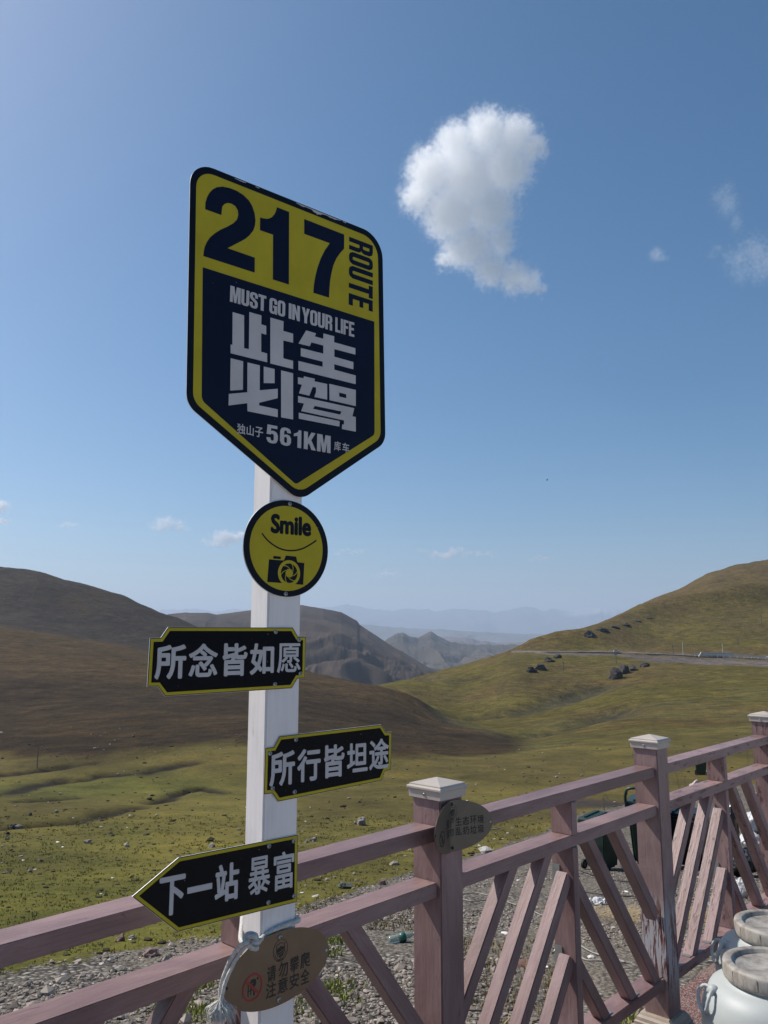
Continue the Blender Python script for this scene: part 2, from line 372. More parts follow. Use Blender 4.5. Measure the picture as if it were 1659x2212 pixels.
# eroded creases: (pixels, depth m, half width m)
CR = [([(-40, 1790), (0, 1785), (60, 1782), (148, 1774), (200, 1762), (250, 1747), (285, 1743)], 0.35, 0.55),
      ([(325, 1733), (358, 1727), (385, 1712), (420, 1704)], 0.22, 0.4), ([(140, 1687), (185, 1683)], 0.2, 0.5),
      ([(221, 1675), (309, 1669), (350, 1660), (407, 1648)], 0.22, 0.6), ([(-20, 1675), (30, 1671), (90, 1664), (190, 1649)], 0.2, 0.6),
      ([(49, 1729), (110, 1726), (166, 1722)], 0.18, 0.35), ([(10, 1717), (50, 1704), (85, 1695), (130, 1690)], 0.15, 0.6),
      ([(430, 1708), (490, 1713)], 0.15, 0.3)]
FO = [([(996, 1551), (1084, 1543), (1184, 1519), (1240, 1500), (1297, 1480)], 1.6, 5), ([(878, 1500), (928, 1520), (934, 1544), (971, 1566)], 1.2, 4),
      ([(1200, 1398), (1259, 1391), (1397, 1331), (1460, 1318), (1534, 1304), (1659, 1287), (1800, 1270)], -6.5, 15),
      ([(1120, 1590), (1200, 1575), (1290, 1555), (1330, 1530)], 1.3, 4), ([(905, 1465), (960, 1470), (1040, 1462)], 1.0, 3)]
crd = []
for p, d, wd in CR:
    P = [tuple(spot(*q)[:2]) for q in p]
    D = seg_dist(Xg, Yg, P); D = D + 0.5 * wd * fbm(Xg * 0.9, Yg * 0.9, 3, 40)
    g = np.exp(-(np.maximum(D, 0) / wd) ** 2) * np.clip(0.65 + 0.8 * fbm(Xg * 0.5, Yg * 0.5, 2, 44), 0, 1)
    crd.append(g); Z -= d * g
crease_tone = np.clip(np.max(crd, 0) * 1.1, 0, 1)
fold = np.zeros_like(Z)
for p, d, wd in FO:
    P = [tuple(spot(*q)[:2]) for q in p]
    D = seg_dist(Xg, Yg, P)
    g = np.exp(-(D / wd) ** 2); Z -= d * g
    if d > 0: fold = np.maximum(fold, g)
# road bench
RD = [tuple(spot(*q)[:2]) for q in [(1112, 1409), (1180, 1410), (1250, 1410), (1340, 1411), (1400, 1414), (1480, 1417), (1560, 1420), (1659, 1424), (1800, 1431), (2000, 1440)]]
RDn = np.array(RD); RDa = RDn[:, 0] / RDn[:, 1]
roadY = np.interp(aa, RDa, RDn[:, 1])[:, None]
# colour of the ground (what grows and lies there; also darker along creases and folds)
def C3(*c): return np.array(c)
pyA = 1371 - 1718 * (Z - EYE) / Yg      # height on the view, only used to describe zones
S_e, S_y = CV[5]; F_e, F_y = CV[0]
green = C3(0.150, 0.141, 0.028); olive = C3(0.152, 0.130, 0.034); straw = C3(0.138, 0.112, 0.035)
brown = C3(0.040, 0.028, 0.018); rust = C3(0.078, 0.054, 0.028); slate = C3(0.042, 0.035, 0.030); hillg = C3(0.110, 0.092, 0.024); hillb = C3(0.118, 0.084, 0.032)
n1 = fbm(Xg * 0.12, Yg * 0.05, 5, 60); n2 = fbm(Xg * 0.03, Yg * 0.03, 5, 70); n3 = fbm(Xg * 0.5, Yg * 0.25, 4, 80)
def mixc(c, t, k): t = np.clip(t, 0, 1)[..., None]; return c * (1 - t) + k * t
Cg = np.broadcast_to(green, Z.shape + (3,)).copy()
Cg = mixc(Cg, (Yg - 9) / 10 + n1 * 1.5, olive)
Cg = mixc(Cg, (Yg - 16) / 16 + n1 * 1.6 + n3 * .8 - 0.3, straw * 0.85)
Cg = mixc(Cg, 0.55 * fbm(Xg * .35 + 4, Yg * .12, 5, 63) * np.clip((Yg - 7) / 5, 0, 1), C3(0.085, 0.062, 0.032))
gp = spot(190, 1705); Cg = mixc(Cg, 1.3 * np.exp(-((Xg - gp.x) / 7) ** 2 - ((Yg - gp.y) / 4.5) ** 2) + 0.3 * n3 - 0.1, C3(0.118, 0.115, 0.029))
onhill = np.clip((Yg / F_y[:, None] - 1.0) * 14 + 2.5 * n1, 0, 1)
px = 829.5 + 1718 * Ag
left = np.clip((1150 - px) / 60, 0, 1)
hl = np.broadcast_to(brown, Z.shape + (3,)).copy()
hl = mixc(hl, 0.5 + n2 * 1.4 - 0.2, rust * 0.8)
L1y = CV[1][1][:, None]; L2y = CV[2][1][:, None]
hl = mixc(hl, (Yg - L1y * 1.05) / (L1y * 0.35) + n1 * 0.6, rust)
hl = mixc(hl, (Yg - L2y * 0.97) / (L2y * 0.1) + n1 * 0.5, slate * 1.1)
hl = mixc(hl, (n2 - 0.25) * 3 * np.clip((Yg - L2y) / 60, 0, 1), brown * 1.5)
hr = np.broadcast_to(hillg, Z.shape + (3,)).copy()
hr = mixc(hr, n2 * 1.6 + 0.2, hillb)
hr = mixc(hr, (Yg - 330) / 120 + n1 * 0.5, hillb * 0.95)
hr = mixc(hr, (140 - Yg) / 90 + n1, C3(0.125, 0.115, 0.042))
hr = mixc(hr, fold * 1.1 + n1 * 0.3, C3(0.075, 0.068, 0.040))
# behind the left spur the valley floor belongs to the green side
valley = np.clip((Yg - L2y) / 14, 0, 1) * np.clip((px - 800) / 30, 0, 1)
leftw = left * (1 - valley)
hc = hl * leftw[..., None] + hr * (1 - leftw[..., None])
Cg = Cg * (1 - onhill[..., None]) + hc * onhill[..., None]
Cg = mixc(Cg, crease_tone * 1.9, C3(0.030, 0.024, 0.017))  # near-black tone laid along the eroded creases, fading outward
rt_ = np.clip((px - 1310) / 110, 0, 1); emb = np.clip(1 - np.abs(Yg - (roadY - 5 - 14 * rt_)) / (4.5 + 15 * rt_) + 0.5 * n1, 0, 1) * np.clip((px - 1112) / 60, 0, 1) * (Yg > F_y[:, None] * 1.6)
Cg = mixc(Cg, emb * 1.6, C3(0.155, 0.130, 0.118))
up = 0.5 * np.exp(-((Yg - roadY - 9) / 5) ** 2) * np.clip((px - 1230) / 40, 0, 1) * np.clip(0.6 + n3 * 2, 0, 1)
Cg = mixc(Cg, up, C3(0.20, 0.17, 0.14))
# gravel apron between fence and turf
GB = [(-600, 2150), (-200, 2130), (0, 2104), (150, 2078), (300, 2050), (450, 2030), (560, 1990), (700, 1945), (872, 1890), (1003, 1853), (1080, 1829), (1180, 1795), (1250, 1760), (1400, 1728), (1500, 1700), (1700, 1690), (2200, 1690), (3000, 1700)]
GBw = np.array([tuple(spot(*q)[:2]) for q in GB]); GBa = GBw[:, 0] / GBw[:, 1]
bY = np.interp(aa, GBa, GBw[:, 1])[:, None]
Gv = np.clip(0.5 + (bY - Yg) / (0.09 * bY + 0.25) * 0.5, 0, 1)
dp = spot(1270, 1738); Gd = np.exp(-((Xg - dp.x) / 2.6) ** 2 - ((Yg - dp.y) / 1.3) ** 2)
Cg = mixc(Cg, Gd * 1.6 + n3 - 0.2 - (Gd < 0.1) * 9, C3(0.055, 0.045, 0.04))
V = np.stack([Xg, Yg, Z], -1).reshape(-1, 3)
I = np.arange(NA * NY).reshape(NA, NY)
Fq = np.stack([I[:-1, :-1], I[1:, :-1], I[1:, 1:], I[:-1, 1:]], -1).reshape(-1, 4)
ground = np_mesh('ground', V, Fq, GROUND); tag(ground, kind='structure')
color_attr(ground, Cg.reshape(-1, 3))
ha = ground.data.attributes.new('Hill', 'FLOAT', 'POINT'); ha.data.foreach_set('value', onhill.astype(np.float32).ravel())
ga = ground.data.attributes.new('Gravel', 'FLOAT', 'POINT'); ga.data.foreach_set('value', Gv.astype(np.float32).ravel())

# wide plain that carries the far hills
bm = bmesh.new(); R = 18500
M = far_mat('plain', None, None, 0.02)
pv = [(-R, -6000, -100), (R, -6000, -100), (R, 19500, -100), (-R, 19500, -100)]
pl = mesh_obj('valley_plain', pv, [(0, 1, 2, 3)], M); tag(pl, kind='structure')
color_attr(pl, np.tile(C3(0.11, 0.095, 0.06), (4, 1)))

def ridge(name, pts, Y0, front, zb, col, namp, ns, nx=520, ny=110, back=0.35, top=None, p=1.25, jag=0.0):
    cs = curve([(x, y, Y0) for x, y in pts])
    a0 = ae(pts[0][0], 1371)[0]; a1 = ae(pts[-1][0], 1371)[0]
    A = np.linspace(a0, a1, nx); t = np.concatenate([np.linspace(0, 1, ny), 1 + np.linspace(0, 1, ny // 3)[1:]])
    Ag, T = np.meshgrid(A, t, indexing='ij'); e = cs(Ag)[0]
    zc = EYE + e * Y0 + jag * Y0 / 1718 * (fbm(Ag * 42, Ag * 0 + Y0 * .001, 6, 5, .6) * 2 + ridged(Ag * 95, Ag * 0, 5, 8))
    Yc = Y0 - front * (1 - np.minimum(T, 1)) + front * back * np.maximum(T - 1, 0) * 2
    X = Ag * Yc
    s = np.where(T <= 1, np.abs(T) ** p, (2 - T) ** 1.0)
    Zr = zb + (zc - zb) * s
    env = np.clip(s * (1 - s) * 4, 0, 1) + 0.06
    # branching gullies
    wx = 1.4 * fbm(Ag * Y0 * ns * .8, Yc * ns * .8, 4, 19); wy = 1.4 * fbm(Ag * Y0 * ns * .8 + 9, Yc * ns * .8 + 4, 4, 29)
    gl = ridged(Ag * Y0 * ns * 1.1 + wx, Yc * ns * 0.8 + 7 + wy, 7, int(Y0)) + 0.5 * fbm(Ag * Y0 * ns * 0.5, Yc * ns * 0.5, 4, 9)
    Zr = Zr + namp * env * gl
    C = np.zeros(Ag.shape + (3,)); C[:] = col
    nn = fbm(Ag * Y0 * ns * 0.7, Yc * ns * 0.4, 5, 77)
    C = C * (1 + 0.35 * nn[..., None])
    if top is not None: C, Zr = top(Ag, T, C, Zr, nn)
    n, m = Ag.shape; I = np.arange(n * m).reshape(n, m)
    Fq = np.stack([I[:-1, :-1], I[1:, :-1], I[1:, 1:], I[:-1, 1:]], -1).reshape(-1, 4)
    o = np_mesh(name, np.stack([X, Yc, Zr], -1).reshape(-1, 3), Fq, far_mat(name, None, None, 14.0 / Y0))
    color_attr(o, C.reshape(-1, 3)); return tag(o, kind='structure')
def mesa_top(A, T, C, Zr, nn):
    px = 829.5 + 1718 * A
    m = np.clip((px - 700) / 40, 0, 1) * np.clip((795 - px) / 25, 0, 1) * (T <= 1)
    ledge = np.clip((T - .80 + .03 * nn) / .05, 0, 1) - np.clip((T - .96 + .02 * nn) / .04, 0, 1)
    Zr = Zr - m * ledge * 9 * (1 + .5 * nn)
    C = C * (1 - 0.35 * (m * np.clip(ledge, 0, 1))[..., None])
    return C, Zr
ridge('mesa_hill', [(200, 1430), (300, 1360), (363, 1328), (400, 1324), (449, 1325), (469, 1329), (500, 1325), (541, 1318), (600, 1310), (652, 1308), (690, 1314), (737, 1322), (771, 1341), (777, 1350), (809, 1371), (840, 1392), (871, 1409), (921, 1440), (950, 1456), (1010, 1490)],
      1500, 800, -110, C3(0.070, 0.053, 0.044), 26, 0.0040, jag=.5, top=mesa_top, p=1.0)
ridge('peak_ridge', [(700, 1430), (780, 1400), (831, 1385), (852, 1371), (859, 1368), (871, 1367), (884, 1374), (903, 1379), (918, 1371), (931, 1364), (938, 1368), (946, 1375), (971, 1388), (1009, 1396), (1059, 1396), (1090, 1394), (1115, 1394), (1140, 1405), (1180, 1420), (1240, 1440)],
      3400, 1500, -110, C3(0.070, 0.060, 0.047), 42, 0.0030, p=1.25, jag=1.6)
ridge('plateau_ridge', [(820, 1400), (900, 1385), (959, 1378), (1021, 1380), (1040, 1385), (1075, 1388), (1134, 1385), (1150, 1382), (1175, 1379), (1203, 1374), (1222, 1376), (1260, 1385), (1400, 1400)],
      5600, 1500, -110, C3(0.12, 0.09, 0.08), 45, 0.0014, jag=1.6)
ridge('blue_foothills', [(560, 1362), (700, 1352), (784, 1350), (871, 1357), (930, 1359), (996, 1363), (1060, 1366), (1121, 1369), (1200, 1372), (1400, 1378), (1600, 1380)],
      9000, 1700, -110, C3(0.10, 0.09, 0.08), 60, 0.0009, jag=1.2)
def snow(A, T, C, Zr, nn):
    px = 829.5 + 1718 * A
    s = np.clip((T - 0.80) * 9 + nn * 4, 0, 1) * np.clip(1 - np.abs(px - 1275) / 85, 0, 1) * .6
    C = C * (1 - s[..., None]) + 0.75 * s[..., None]; return C, Zr
ridge('far_mountains', [(100, 1335), (250, 1325), (348, 1319), (380, 1321), (414, 1315), (449, 1321), (475, 1320), (508, 1316), (560, 1322), (600, 1316), (650, 1318), (702, 1311), (720, 1312), (746, 1309), (775, 1314), (796, 1317), (820, 1319), (846, 1320), (880, 1315), (903, 1317), (950, 1319), (996, 1316), (1030, 1320), (1059, 1322), (1100, 1317), (1140, 1313), (1170, 1318), (1203, 1315), (1240, 1319), (1272, 1312), (1300, 1317), (1328, 1318), (1400, 1322), (1500, 1318), (1700, 1325)],
      16500, 2300, -110, C3(0.09, 0.09, 0.09), 170, 0.0006, top=snow, jag=3.0)

# road with guard rail on the right-hand slope
def road():
    P = [Vector((x, y, 0)) for x, y in RD]
    V = []; Fs = []
    n = 60; pts = []
    for k in range(n):
        t = k / (n - 1) * (len(P) - 1); i = min(int(t), len(P) - 2); q = P[i].lerp(P[i + 1], t - i); pts.append(q)
    zs = np.array([zat(p.x, p.y) for p in pts]); zs = np.convolve(np.pad(zs, 4, 'edge'), np.ones(9) / 9, 'valid') + 0.35
    for k, p in enumerate(pts):
        d = (pts[min(k + 1, n - 1)] - pts[max(k - 1, 0)]).normalized(); nr = Vector((-d.y, d.x, 0))
        if nr.y < 0: nr = -nr
        for off, dz in ((-1.7, -1.2), (-1.5, 0), (1.5, 0.1), (1.7, -1.2)):
            q = p + nr * off; V.append((q.x, q.y, zs[k] + dz))
    for k in range(n - 1):
        for j in range(3):
            a = k * 4 + j; Fs.append((a, a + 4, a + 5, a + 1))
    o = mesh_obj('road', V, Fs, simple('grey mountain asphalt', (0.17, 0.15, 0.125), 0.9, var=0.35, scale=0.3)); tag(o, kind='structure')
    gr = empty('guard_rail', pts[40], 'pale metal guard rail along the outer edge of the mountain road', 'guard rail')
    gm = simple('galvanised rail', (0.5, 0.5, 0.5), 0.5, 0.3)
    Vv = []; Ff = []
    for k in range(34, n):
        d = (pts[min(k + 1, n - 1)] - pts[max(k - 1, 0)]).normalized(); nr = Vector((-d.y, d.x, 0))
        if nr.y < 0: nr = -nr
        q = pts[k] - nr * 2.9 - pts[40]
        for dy, dz in ((0, 0.45), (0, 0.85), (0.08, 0.85), (0.08, 0.45)): Vv.append((q.x, q.y + dy, zs[k] + dz))
    for k in range(len(Vv) // 4 - 1):
        for j in range(4): a = k * 4; Ff.append((a + j, a + 4 + j, a + 4 + (j + 1) % 4, a + (j + 1) % 4))
    mesh_obj('rail', Vv, Ff, gm, gr)
    for k in range(34, n, 1):
        q = pts[k] - pts[40]; x0, y0, z0 = q.x, q.y - 2.86, zs[k]
        mesh_obj('post', [(x0 + a, y0 + b, z0 + c) for c in (-0.3, 0.8) for a, b in ((-.08, -.08), (.08, -.08), (.08, .08), (-.08, .08))],
                 [(0, 1, 5, 4), (1, 2, 6, 5), (2, 3, 7, 6), (3, 0, 4, 7), (4, 5, 6, 7)], gm, gr)
    return zs, pts
rzs, rpts = road()
def on_road(px_):
    a = ae(px_, 1415)[0]; k = int(np.argmin([abs(p.x / p.y - a) for p in rpts])); return rpts[k], rzs[k]

def box_bm(bm, c, s, rz=0.0, taper=1.0):
    M = Matrix.Translation(c) @ Matrix.Rotation(rz, 4, 'Z'); vs = []
    for z in (-.5, .5):
        t = taper if z > 0 else 1
        for x, y in ((-.5, -.5), (.5, -.5), (.5, .5), (-.5, .5)): vs.append(bm.verts.new(M @ Vector((x * s[0] * t, y * s[1] * t, z * s[2]))))
    for f in ((3, 2, 1, 0), (4, 5, 6, 7), (0, 1, 5, 4), (1, 2, 6, 5), (2, 3, 7, 6), (3, 0, 4, 7)): bm.faces.new([vs[i] for i in f])
# white retaining block, marker posts and a car on the road
q, z = on_road(1538)
bm = bmesh.new(); L = 12.5
vs = [bm.verts.new(v) for v in ((-L / 2, -.4, 0), (L / 2, -.4, 0), (L / 2, .4, 0), (-L / 2, .4, 0), (-L / 2 + 1.0, -.3, 1.5), (L / 2 - .5, -.3, 1.3), (L / 2 - .5, .3, 1.3), (-L / 2 + 1.0, .3, 1.5))]
for f in ((4, 5, 6, 7), (0, 1, 5, 4), (1, 2, 6, 5), (2, 3, 7, 6), (3, 0, 4, 7)): bm.faces.new([vs[i] for i in f])
o = bm_obj('concrete_barrier', bm, simple('pale concrete', (0.50, 0.45, 0.37), 0.8, var=0.15, scale=0.8)); o.location = (q.x, q.y - 1.5, z)
tag(o, 'long pale concrete barrier beside the mountain road between two thin posts', 'barrier')
for px_, lab in ((1487, 'thin pale marker post on the road left of the concrete barrier'), (1568, 'thin pale marker post on the road right of the concrete barrier')):
    q, z = on_road(px_); bm = bmesh.new(); box_bm(bm, Vector((0, 0, 2.3)), (.2, .2, 4.6), 0, .7)
    o = bm_obj('marker_post', bm, simple('pale post', (0.5, 0.48, 0.45))); o.location = (q.x, q.y + 3, z); tag(o, lab, 'post', 'marker posts by the mountain road')
q, z = on_road(1326)
car = empty('parked_car', (q.x, q.y, z + 0.05), 'tiny white car far off on the mountain road', 'car')
bm = bmesh.new(); box_bm(bm, Vector((0, 0, .75)), (4.2, 1.8, .75)); bmesh.ops.bevel(bm, geom=bm.edges[:], offset=.15, segments=2, affect='EDGES')
bm_obj('body', bm, simple('white car paint', (.75, .75, .75), .3), car)
bm = bmesh.new(); box_bm(bm, Vector((-.2, 0, 1.35)), (2.5, 1.6, .6), 0, .78); bm_obj('cabin', bm, simple('dark glass', (.03, .03, .04), .1), car)
for sx in (-1.3, 1.3):
    for sy in (-.85, .85):
        bm = bmesh.new(); bmesh.ops.create_cone(bm, cap_ends=True, segments=14, radius1=.34, radius2=.34, depth=.2, matrix=Matrix.Translation((sx, sy, .34)) @ Matrix.Rotation(math.pi / 2, 4, 'X'))
        bm_obj('wheel', bm, simple('tyre', (.02, .02, .02)), car)
car.scale = (.42, .42, .42)
# faint utility poles on the slope
UPM = simple('grey pole', (0.16, 0.14, 0.12))
for i, (x_, y_, h_) in enumerate([(1217, 1448, 17), (1331, 1434, 21), (1454, 1415, 21), (1794 - 200, 1395, 15), (1645, 1350, 22), (80, 1660, 45)]):
    p = spot(x_, y_); hh = h_ / 1718 * p.y
    o = empty('utility_pole', p, ['thin utility pole on the slope above the long crease', 'thin utility pole on the slope just above the twin dark boulders', 'thin utility pole close below the road end of the grey bank', 'thin utility pole on the slope above the road', 'thin utility pole on the slope at the right edge', 'thin leaning pole at the foot of the brown hill, far left'][i], 'pole', 'thin utility poles on the slopes')
    bm = bmesh.new(); bmesh.ops.create_cone(bm, cap_ends=True, segments=8, radius1=.0016 * p.y * .35, radius2=.0011 * p.y * .35, depth=hh, matrix=Matrix.Translation((0, 0, hh / 2)))
    bm_obj('shaft', bm, UPM, o)
    if i < 5:
        bm = bmesh.new(); box_bm(bm, Vector((0, 0, hh * .93)), (hh * .25, .12, .12)); bm_obj('crossarm', bm, UPM, o)

# ------------------------------------------------------------------ rocks
def rock_mesh(seed, sub=3, flat=0.65):
    from mathutils import noise as mn
    rnd = random.Random(seed); bm = bmesh.new(); bmesh.ops.create_icosphere(bm, subdivisions=sub, radius=0.5)
    pl = [(Vector((rnd.gauss(0, 1), rnd.gauss(0, 1), rnd.gauss(0, 1))).normalized(), rnd.uniform(.24, .42)) for _ in range(12)]
    for v in bm.verts:
        for n, d in pl:
            k = v.co.dot(n) - d
            if k > 0: v.co -= n * k * 0.92
        v.co *= 1 + 0.30 * mn.fractal(v.co * 3.2 + Vector((seed * 3, 0, 0)), .7, 2, 4)
        v.co.z *= flat
    m = bpy.data.meshes.new('rock'); bm.to_mesh(m); bm.free(); return m
STONE = simple('grey stone', (0.24, 0.21, 0.19), 0.9, var=0.35, scale=6, bump=0.5)
STONED = simple('dark lichen rock', (0.055, 0.050, 0.046), 0.95, var=0.4, scale=1.2, bump=0.5)
STONER = simple('reddish stone', (0.22, 0.14, 0.12), 0.9, var=0.3, scale=8, bump=0.4)
RK = [rock_mesh(k) for k in range(8)]
def rock(px_, py_, wpx, hpx, label, mat=STONE, k=0, grp=None, sink=0.25, cat='rock', name='rock'):
    p = spot(px_, py_); sc = wpx / 1718 * p.y
    m = RK[k % 8].copy(); m.materials.append(mat)
    o = bpy.data.objects.new(name, m); COL.objects.link(o)
    hz = hpx / 1718 * p.y
    o.scale = (sc * 1.1, sc * 0.95, hz * 1.9); o.rotation_euler = (0, 0, random.uniform(0, 6)); 
    o.location = (p.x, p.y + sc * .3, p.z + hz * (0.5 - sink)); return tag(o, label, cat, grp)
rock(779, 1783, 27, 18, 'large rounded grey boulder alone on the turf right of the white post', k=1)
rock(768, 1781, 9, 7, 'small pale stone touching the large rounded boulder', k=2)
rock(676, 1818, 15, 9, 'grey stone near the white post, above the upper fence rail', k=3)
rock(662, 1821, 9, 7, 'small stone just left of the grey stone near the white post', k=6)
rock(748, 1920, 32, 14, 'flat dark green-grey rock between the two fence rails', simple('mossy rock', (0.10, 0.11, 0.09), .9, var=.3, scale=8), k=4)
rock(826, 1912, 15, 14, 'small blocky brown rock beside the gravel edge between the rails', STONER, k=5)
rock(258, 2034, 22, 14, 'blocky brown stone under the upper rail at the left', STONER, k=6)
rock(283, 2030, 17, 8, 'flat pale stone right of the blocky brown stone', k=7)
rock(325, 2068, 36, 15, 'broad reddish flat stone where turf meets gravel', STONER, k=0)
rock(364, 2072, 15, 11, 'pale upright stone beside the broad reddish stone', k=2)
rock(28, 1790, 17, 11, 'round dark boulder in the eroded crease at the far left', simple('dark boulder', (.08, .075, .075), .9, var=.3), k=3)
rock(16, 1803, 8, 6, 'upper of two small dark stones at the left edge', STONED, k=1)
rock(14, 1815, 10, 6, 'lower of two small dark stones at the left edge', STONED, k=4)
rock(188, 1822, 18, 9, 'lone flat grey stone in the open turf at the left', k=5)
rock(457, 1831, 17, 9, 'grey stone in the turf just above the pointed sign', k=6)
rock(64, 1762, 10, 7, 'dark stone on the bright green strip at the left', STONED, k=7)
rock(120, 1756, 10, 7, 'grey stone on the bright green strip', k=0)
rock(1052, 1844, 34, 12, 'pale slab of stone on the gravel edge under the oval plate', simple('pale slab', (.42, .39, .36), .9), k=2)
rock(1018, 1790, 22, 12, 'stone in the turf right of the cream post cap', k=3)
rock(905, 1893, 14, 9, 'stone on the gravel edge left of the nearer fence post', k=4)
for i, (x_, y_, w_, h_) in enumerate([(1277, 1378, 28, 20), (1303, 1366, 32, 12), (1329, 1358, 26, 9), (1352, 1352, 30, 8), (1378, 1343, 24, 7), (1400, 1336, 26, 5)]):
    rock(x_, y_, w_, h_, ['large dark rock, lowest of the string on the shoulder of the right slope', 'wide dark rock, second lowest of the string on the shoulder', 'dark rock third in the string on the shoulder of the right slope', 'long low dark rock, fourth in the string on the shoulder', 'small low dark rock, fifth in the string on the shoulder', 'topmost dark rock of the string on the shoulder of the right slope'][i], STONED, i, 'dark rocks on the shoulder line', 0.35)
for i, (x_, y_, w_, h_) in enumerate([(1332, 1468, 34, 30), (1352, 1456, 32, 28), (1371, 1449, 22, 15), (1394, 1441, 26, 14)]):
    rock(x_, y_, w_, h_, ['large dark boulder, lowest of the row on the right-hand slope', 'large dark boulder second lowest of the row on the slope', 'small dark boulder third of the row on the slope', 'dark boulder topmost of the row just below the grey road bank'][i], STONED, i + 2, 'row of dark boulders on the right-hand slope', 0.3)
for i, (x_, y_, w_, h_) in enumerate([(1150, 1453, 28, 17), (1168, 1448, 28, 23), (1187, 1430, 26, 14), (1206, 1422, 24, 11)]):
    rock(x_, y_, w_, h_, ['dark rock lowest of the cluster below the road on the left part of the slope', 'tall dark rock in the cluster below the road', 'dark rock just under the road edge', 'small dark rock under the road right of the cluster'][i], STONED, i + 4, 'dark rock cluster below the road', 0.3)

def scatter(name, mat, n, gen, template='ico', kindlabel=None, seed=3, flat=(0.5, 0.9)):
    rs = np.random.RandomState(seed)
    bm = bmesh.new(); bmesh.ops.create_icosphere(bm, subdivisions=1, radius=0.5)
    tv = np.array([v.co[:] for v in bm.verts]); tf = np.array([[v.index for v in f.verts] for f in bm.faces]); bm.free()
    X, Y, S = gen(rs, n); n = len(X)
    base = tv[None] * (1 + 0.22 * rs.randn(n, len(tv), 1))
    base = base * np.stack([S * rs.uniform(.8, 1.3, n), S * rs.uniform(.7, 1.1, n), S * rs.uniform(flat[0], flat[1], n)], -1)[:, None]
    th = rs.uniform(0, 6.28, n); c, s = np.cos(th)[:, None], np.sin(th)[:, None]
    x = base[..., 0] * c - base[..., 1] * s; y = base[..., 0] * s + base[..., 1] * c
    P = np.stack([x + X[:, None], y + Y[:, None], base[..., 2] + (zat(X, Y) + S * 0.12)[:, None]], -1)
    Ff = (tf[None] + (np.arange(n) * len(tv))[:, None, None]).reshape(-1, 3)
    o = np_mesh(name, P.reshape(-1, 3), Ff, mat, smooth=False)
    cc = np.clip(rs.normal(1, .32, (n, 1)), .35, 2.2); a = o.data.attributes.new('Col', 'FLOAT_COLOR', 'POINT')
    C = np.repeat(np.concatenate([cc, cc * .95, cc * .9, np.ones((n, 1))], 1), len(tv), 0); a.data.foreach_set('color', C.astype(np.float32).ravel())
    return o
def gravel_mat(name, c):
    M = MT(name, 0.9, spec=0.2); at_ = M.n('Attribute', attribute_name='Col')
    M.col(M.mix(1.0, c, at_.outputs['Color'], 'MULTIPLY')); return M.m
def isgravel(X, Y, lo=0.5):
    a = X / Y; b = np.interp(a, GBa, GBw[:, 1]); n = 0.5 * fbm(X * 2, Y * 2, 3, 90)
    return (b - Y) / (0.09 * b + 0.25) * 0.5 + n > (lo - 0.5)
FD = np.array([math.sin(.7559), math.cos(.7559)]); FN = np.array([math.cos(.7559), -math.sin(.7559)]); FC = np.array([.1644, 2.4305])
def beyond(X, Y): return ((X - FC[0]) * FN[0] + (Y - FC[1]) * FN[1]) < -0.30
def gen_gravel(rs, n):
    Y = np.exp(rs.uniform(math.log(2.0), math.log(15), n * 3)); X = rs.uniform(-.62, .60, n * 3) * Y
    k = isgravel(X, Y) & beyond(X, Y) & (fbm(X * .8, Y * .8, 3, 31) > -0.25 + 0.25 * (X > 0.15 * Y)); X, Y = X[k][:n], Y[k][:n]
    return X, Y, np.clip(np.exp(rs.normal(-4.0, .5, len(X))), .006, .10)
o = scatter('gravel', gravel_mat('grey gravel', (0.28, 0.25, 0.22)), 32000, gen_gravel); tag(o, 'loose grey gravel along the fence', kind='stuff')
def gen_field(rs, n):
    Y = np.exp(rs.uniform(math.log(6), math.log(60), n * 2)); X = rs.uniform(-.6, .6, n * 2) * Y
    k = (~isgravel(X, Y)) & (fbm(X * .25, Y * .25, 3, 55) > -.1); X, Y = X[k][:n], Y[k][:n]
    return X, Y, np.exp(rs.normal(-2.75, .5, len(X))) * (.5 + Y / 60)
o = scatter('field_stones', gravel_mat('pale field stones', (0.27, 0.245, 0.21)), 480, gen_field, seed=5); tag(o, 'small pale stones scattered over the turf', kind='stuff')
def gen_clod(rs, n):
    Y = np.exp(rs.uniform(math.log(5), math.log(55), n * 2)); X = rs.uniform(-.6, .6, n * 2) * Y
    k = (~isgravel(X, Y)); X, Y = X[k][:n], Y[k][:n]
    return X, Y, np.exp(rs.normal(-2.75, .5, len(X))) * (.45 + Y / 50)
o = scatter('turf_clods', gravel_mat('dark turf clods', (0.050, 0.044, 0.026)), 1500, gen_clod, seed=8, flat=(.25, .45)); tag(o, 'dark clods and droppings in the turf', kind='stuff')
def gen_litter(rs, n):
    Y = np.exp(rs.uniform(math.log(6), math.log(40), n)); X = rs.uniform(-.5, .5, n) * Y; return X, Y, rs.uniform(.04, .10, n)
o = scatter('white_litter', gravel_mat('white scraps', (0.75, 0.75, 0.75)), 90, gen_litter, seed=12, flat=(.1, .3)); tag(o, 'white scraps of litter across the field', kind='stuff')

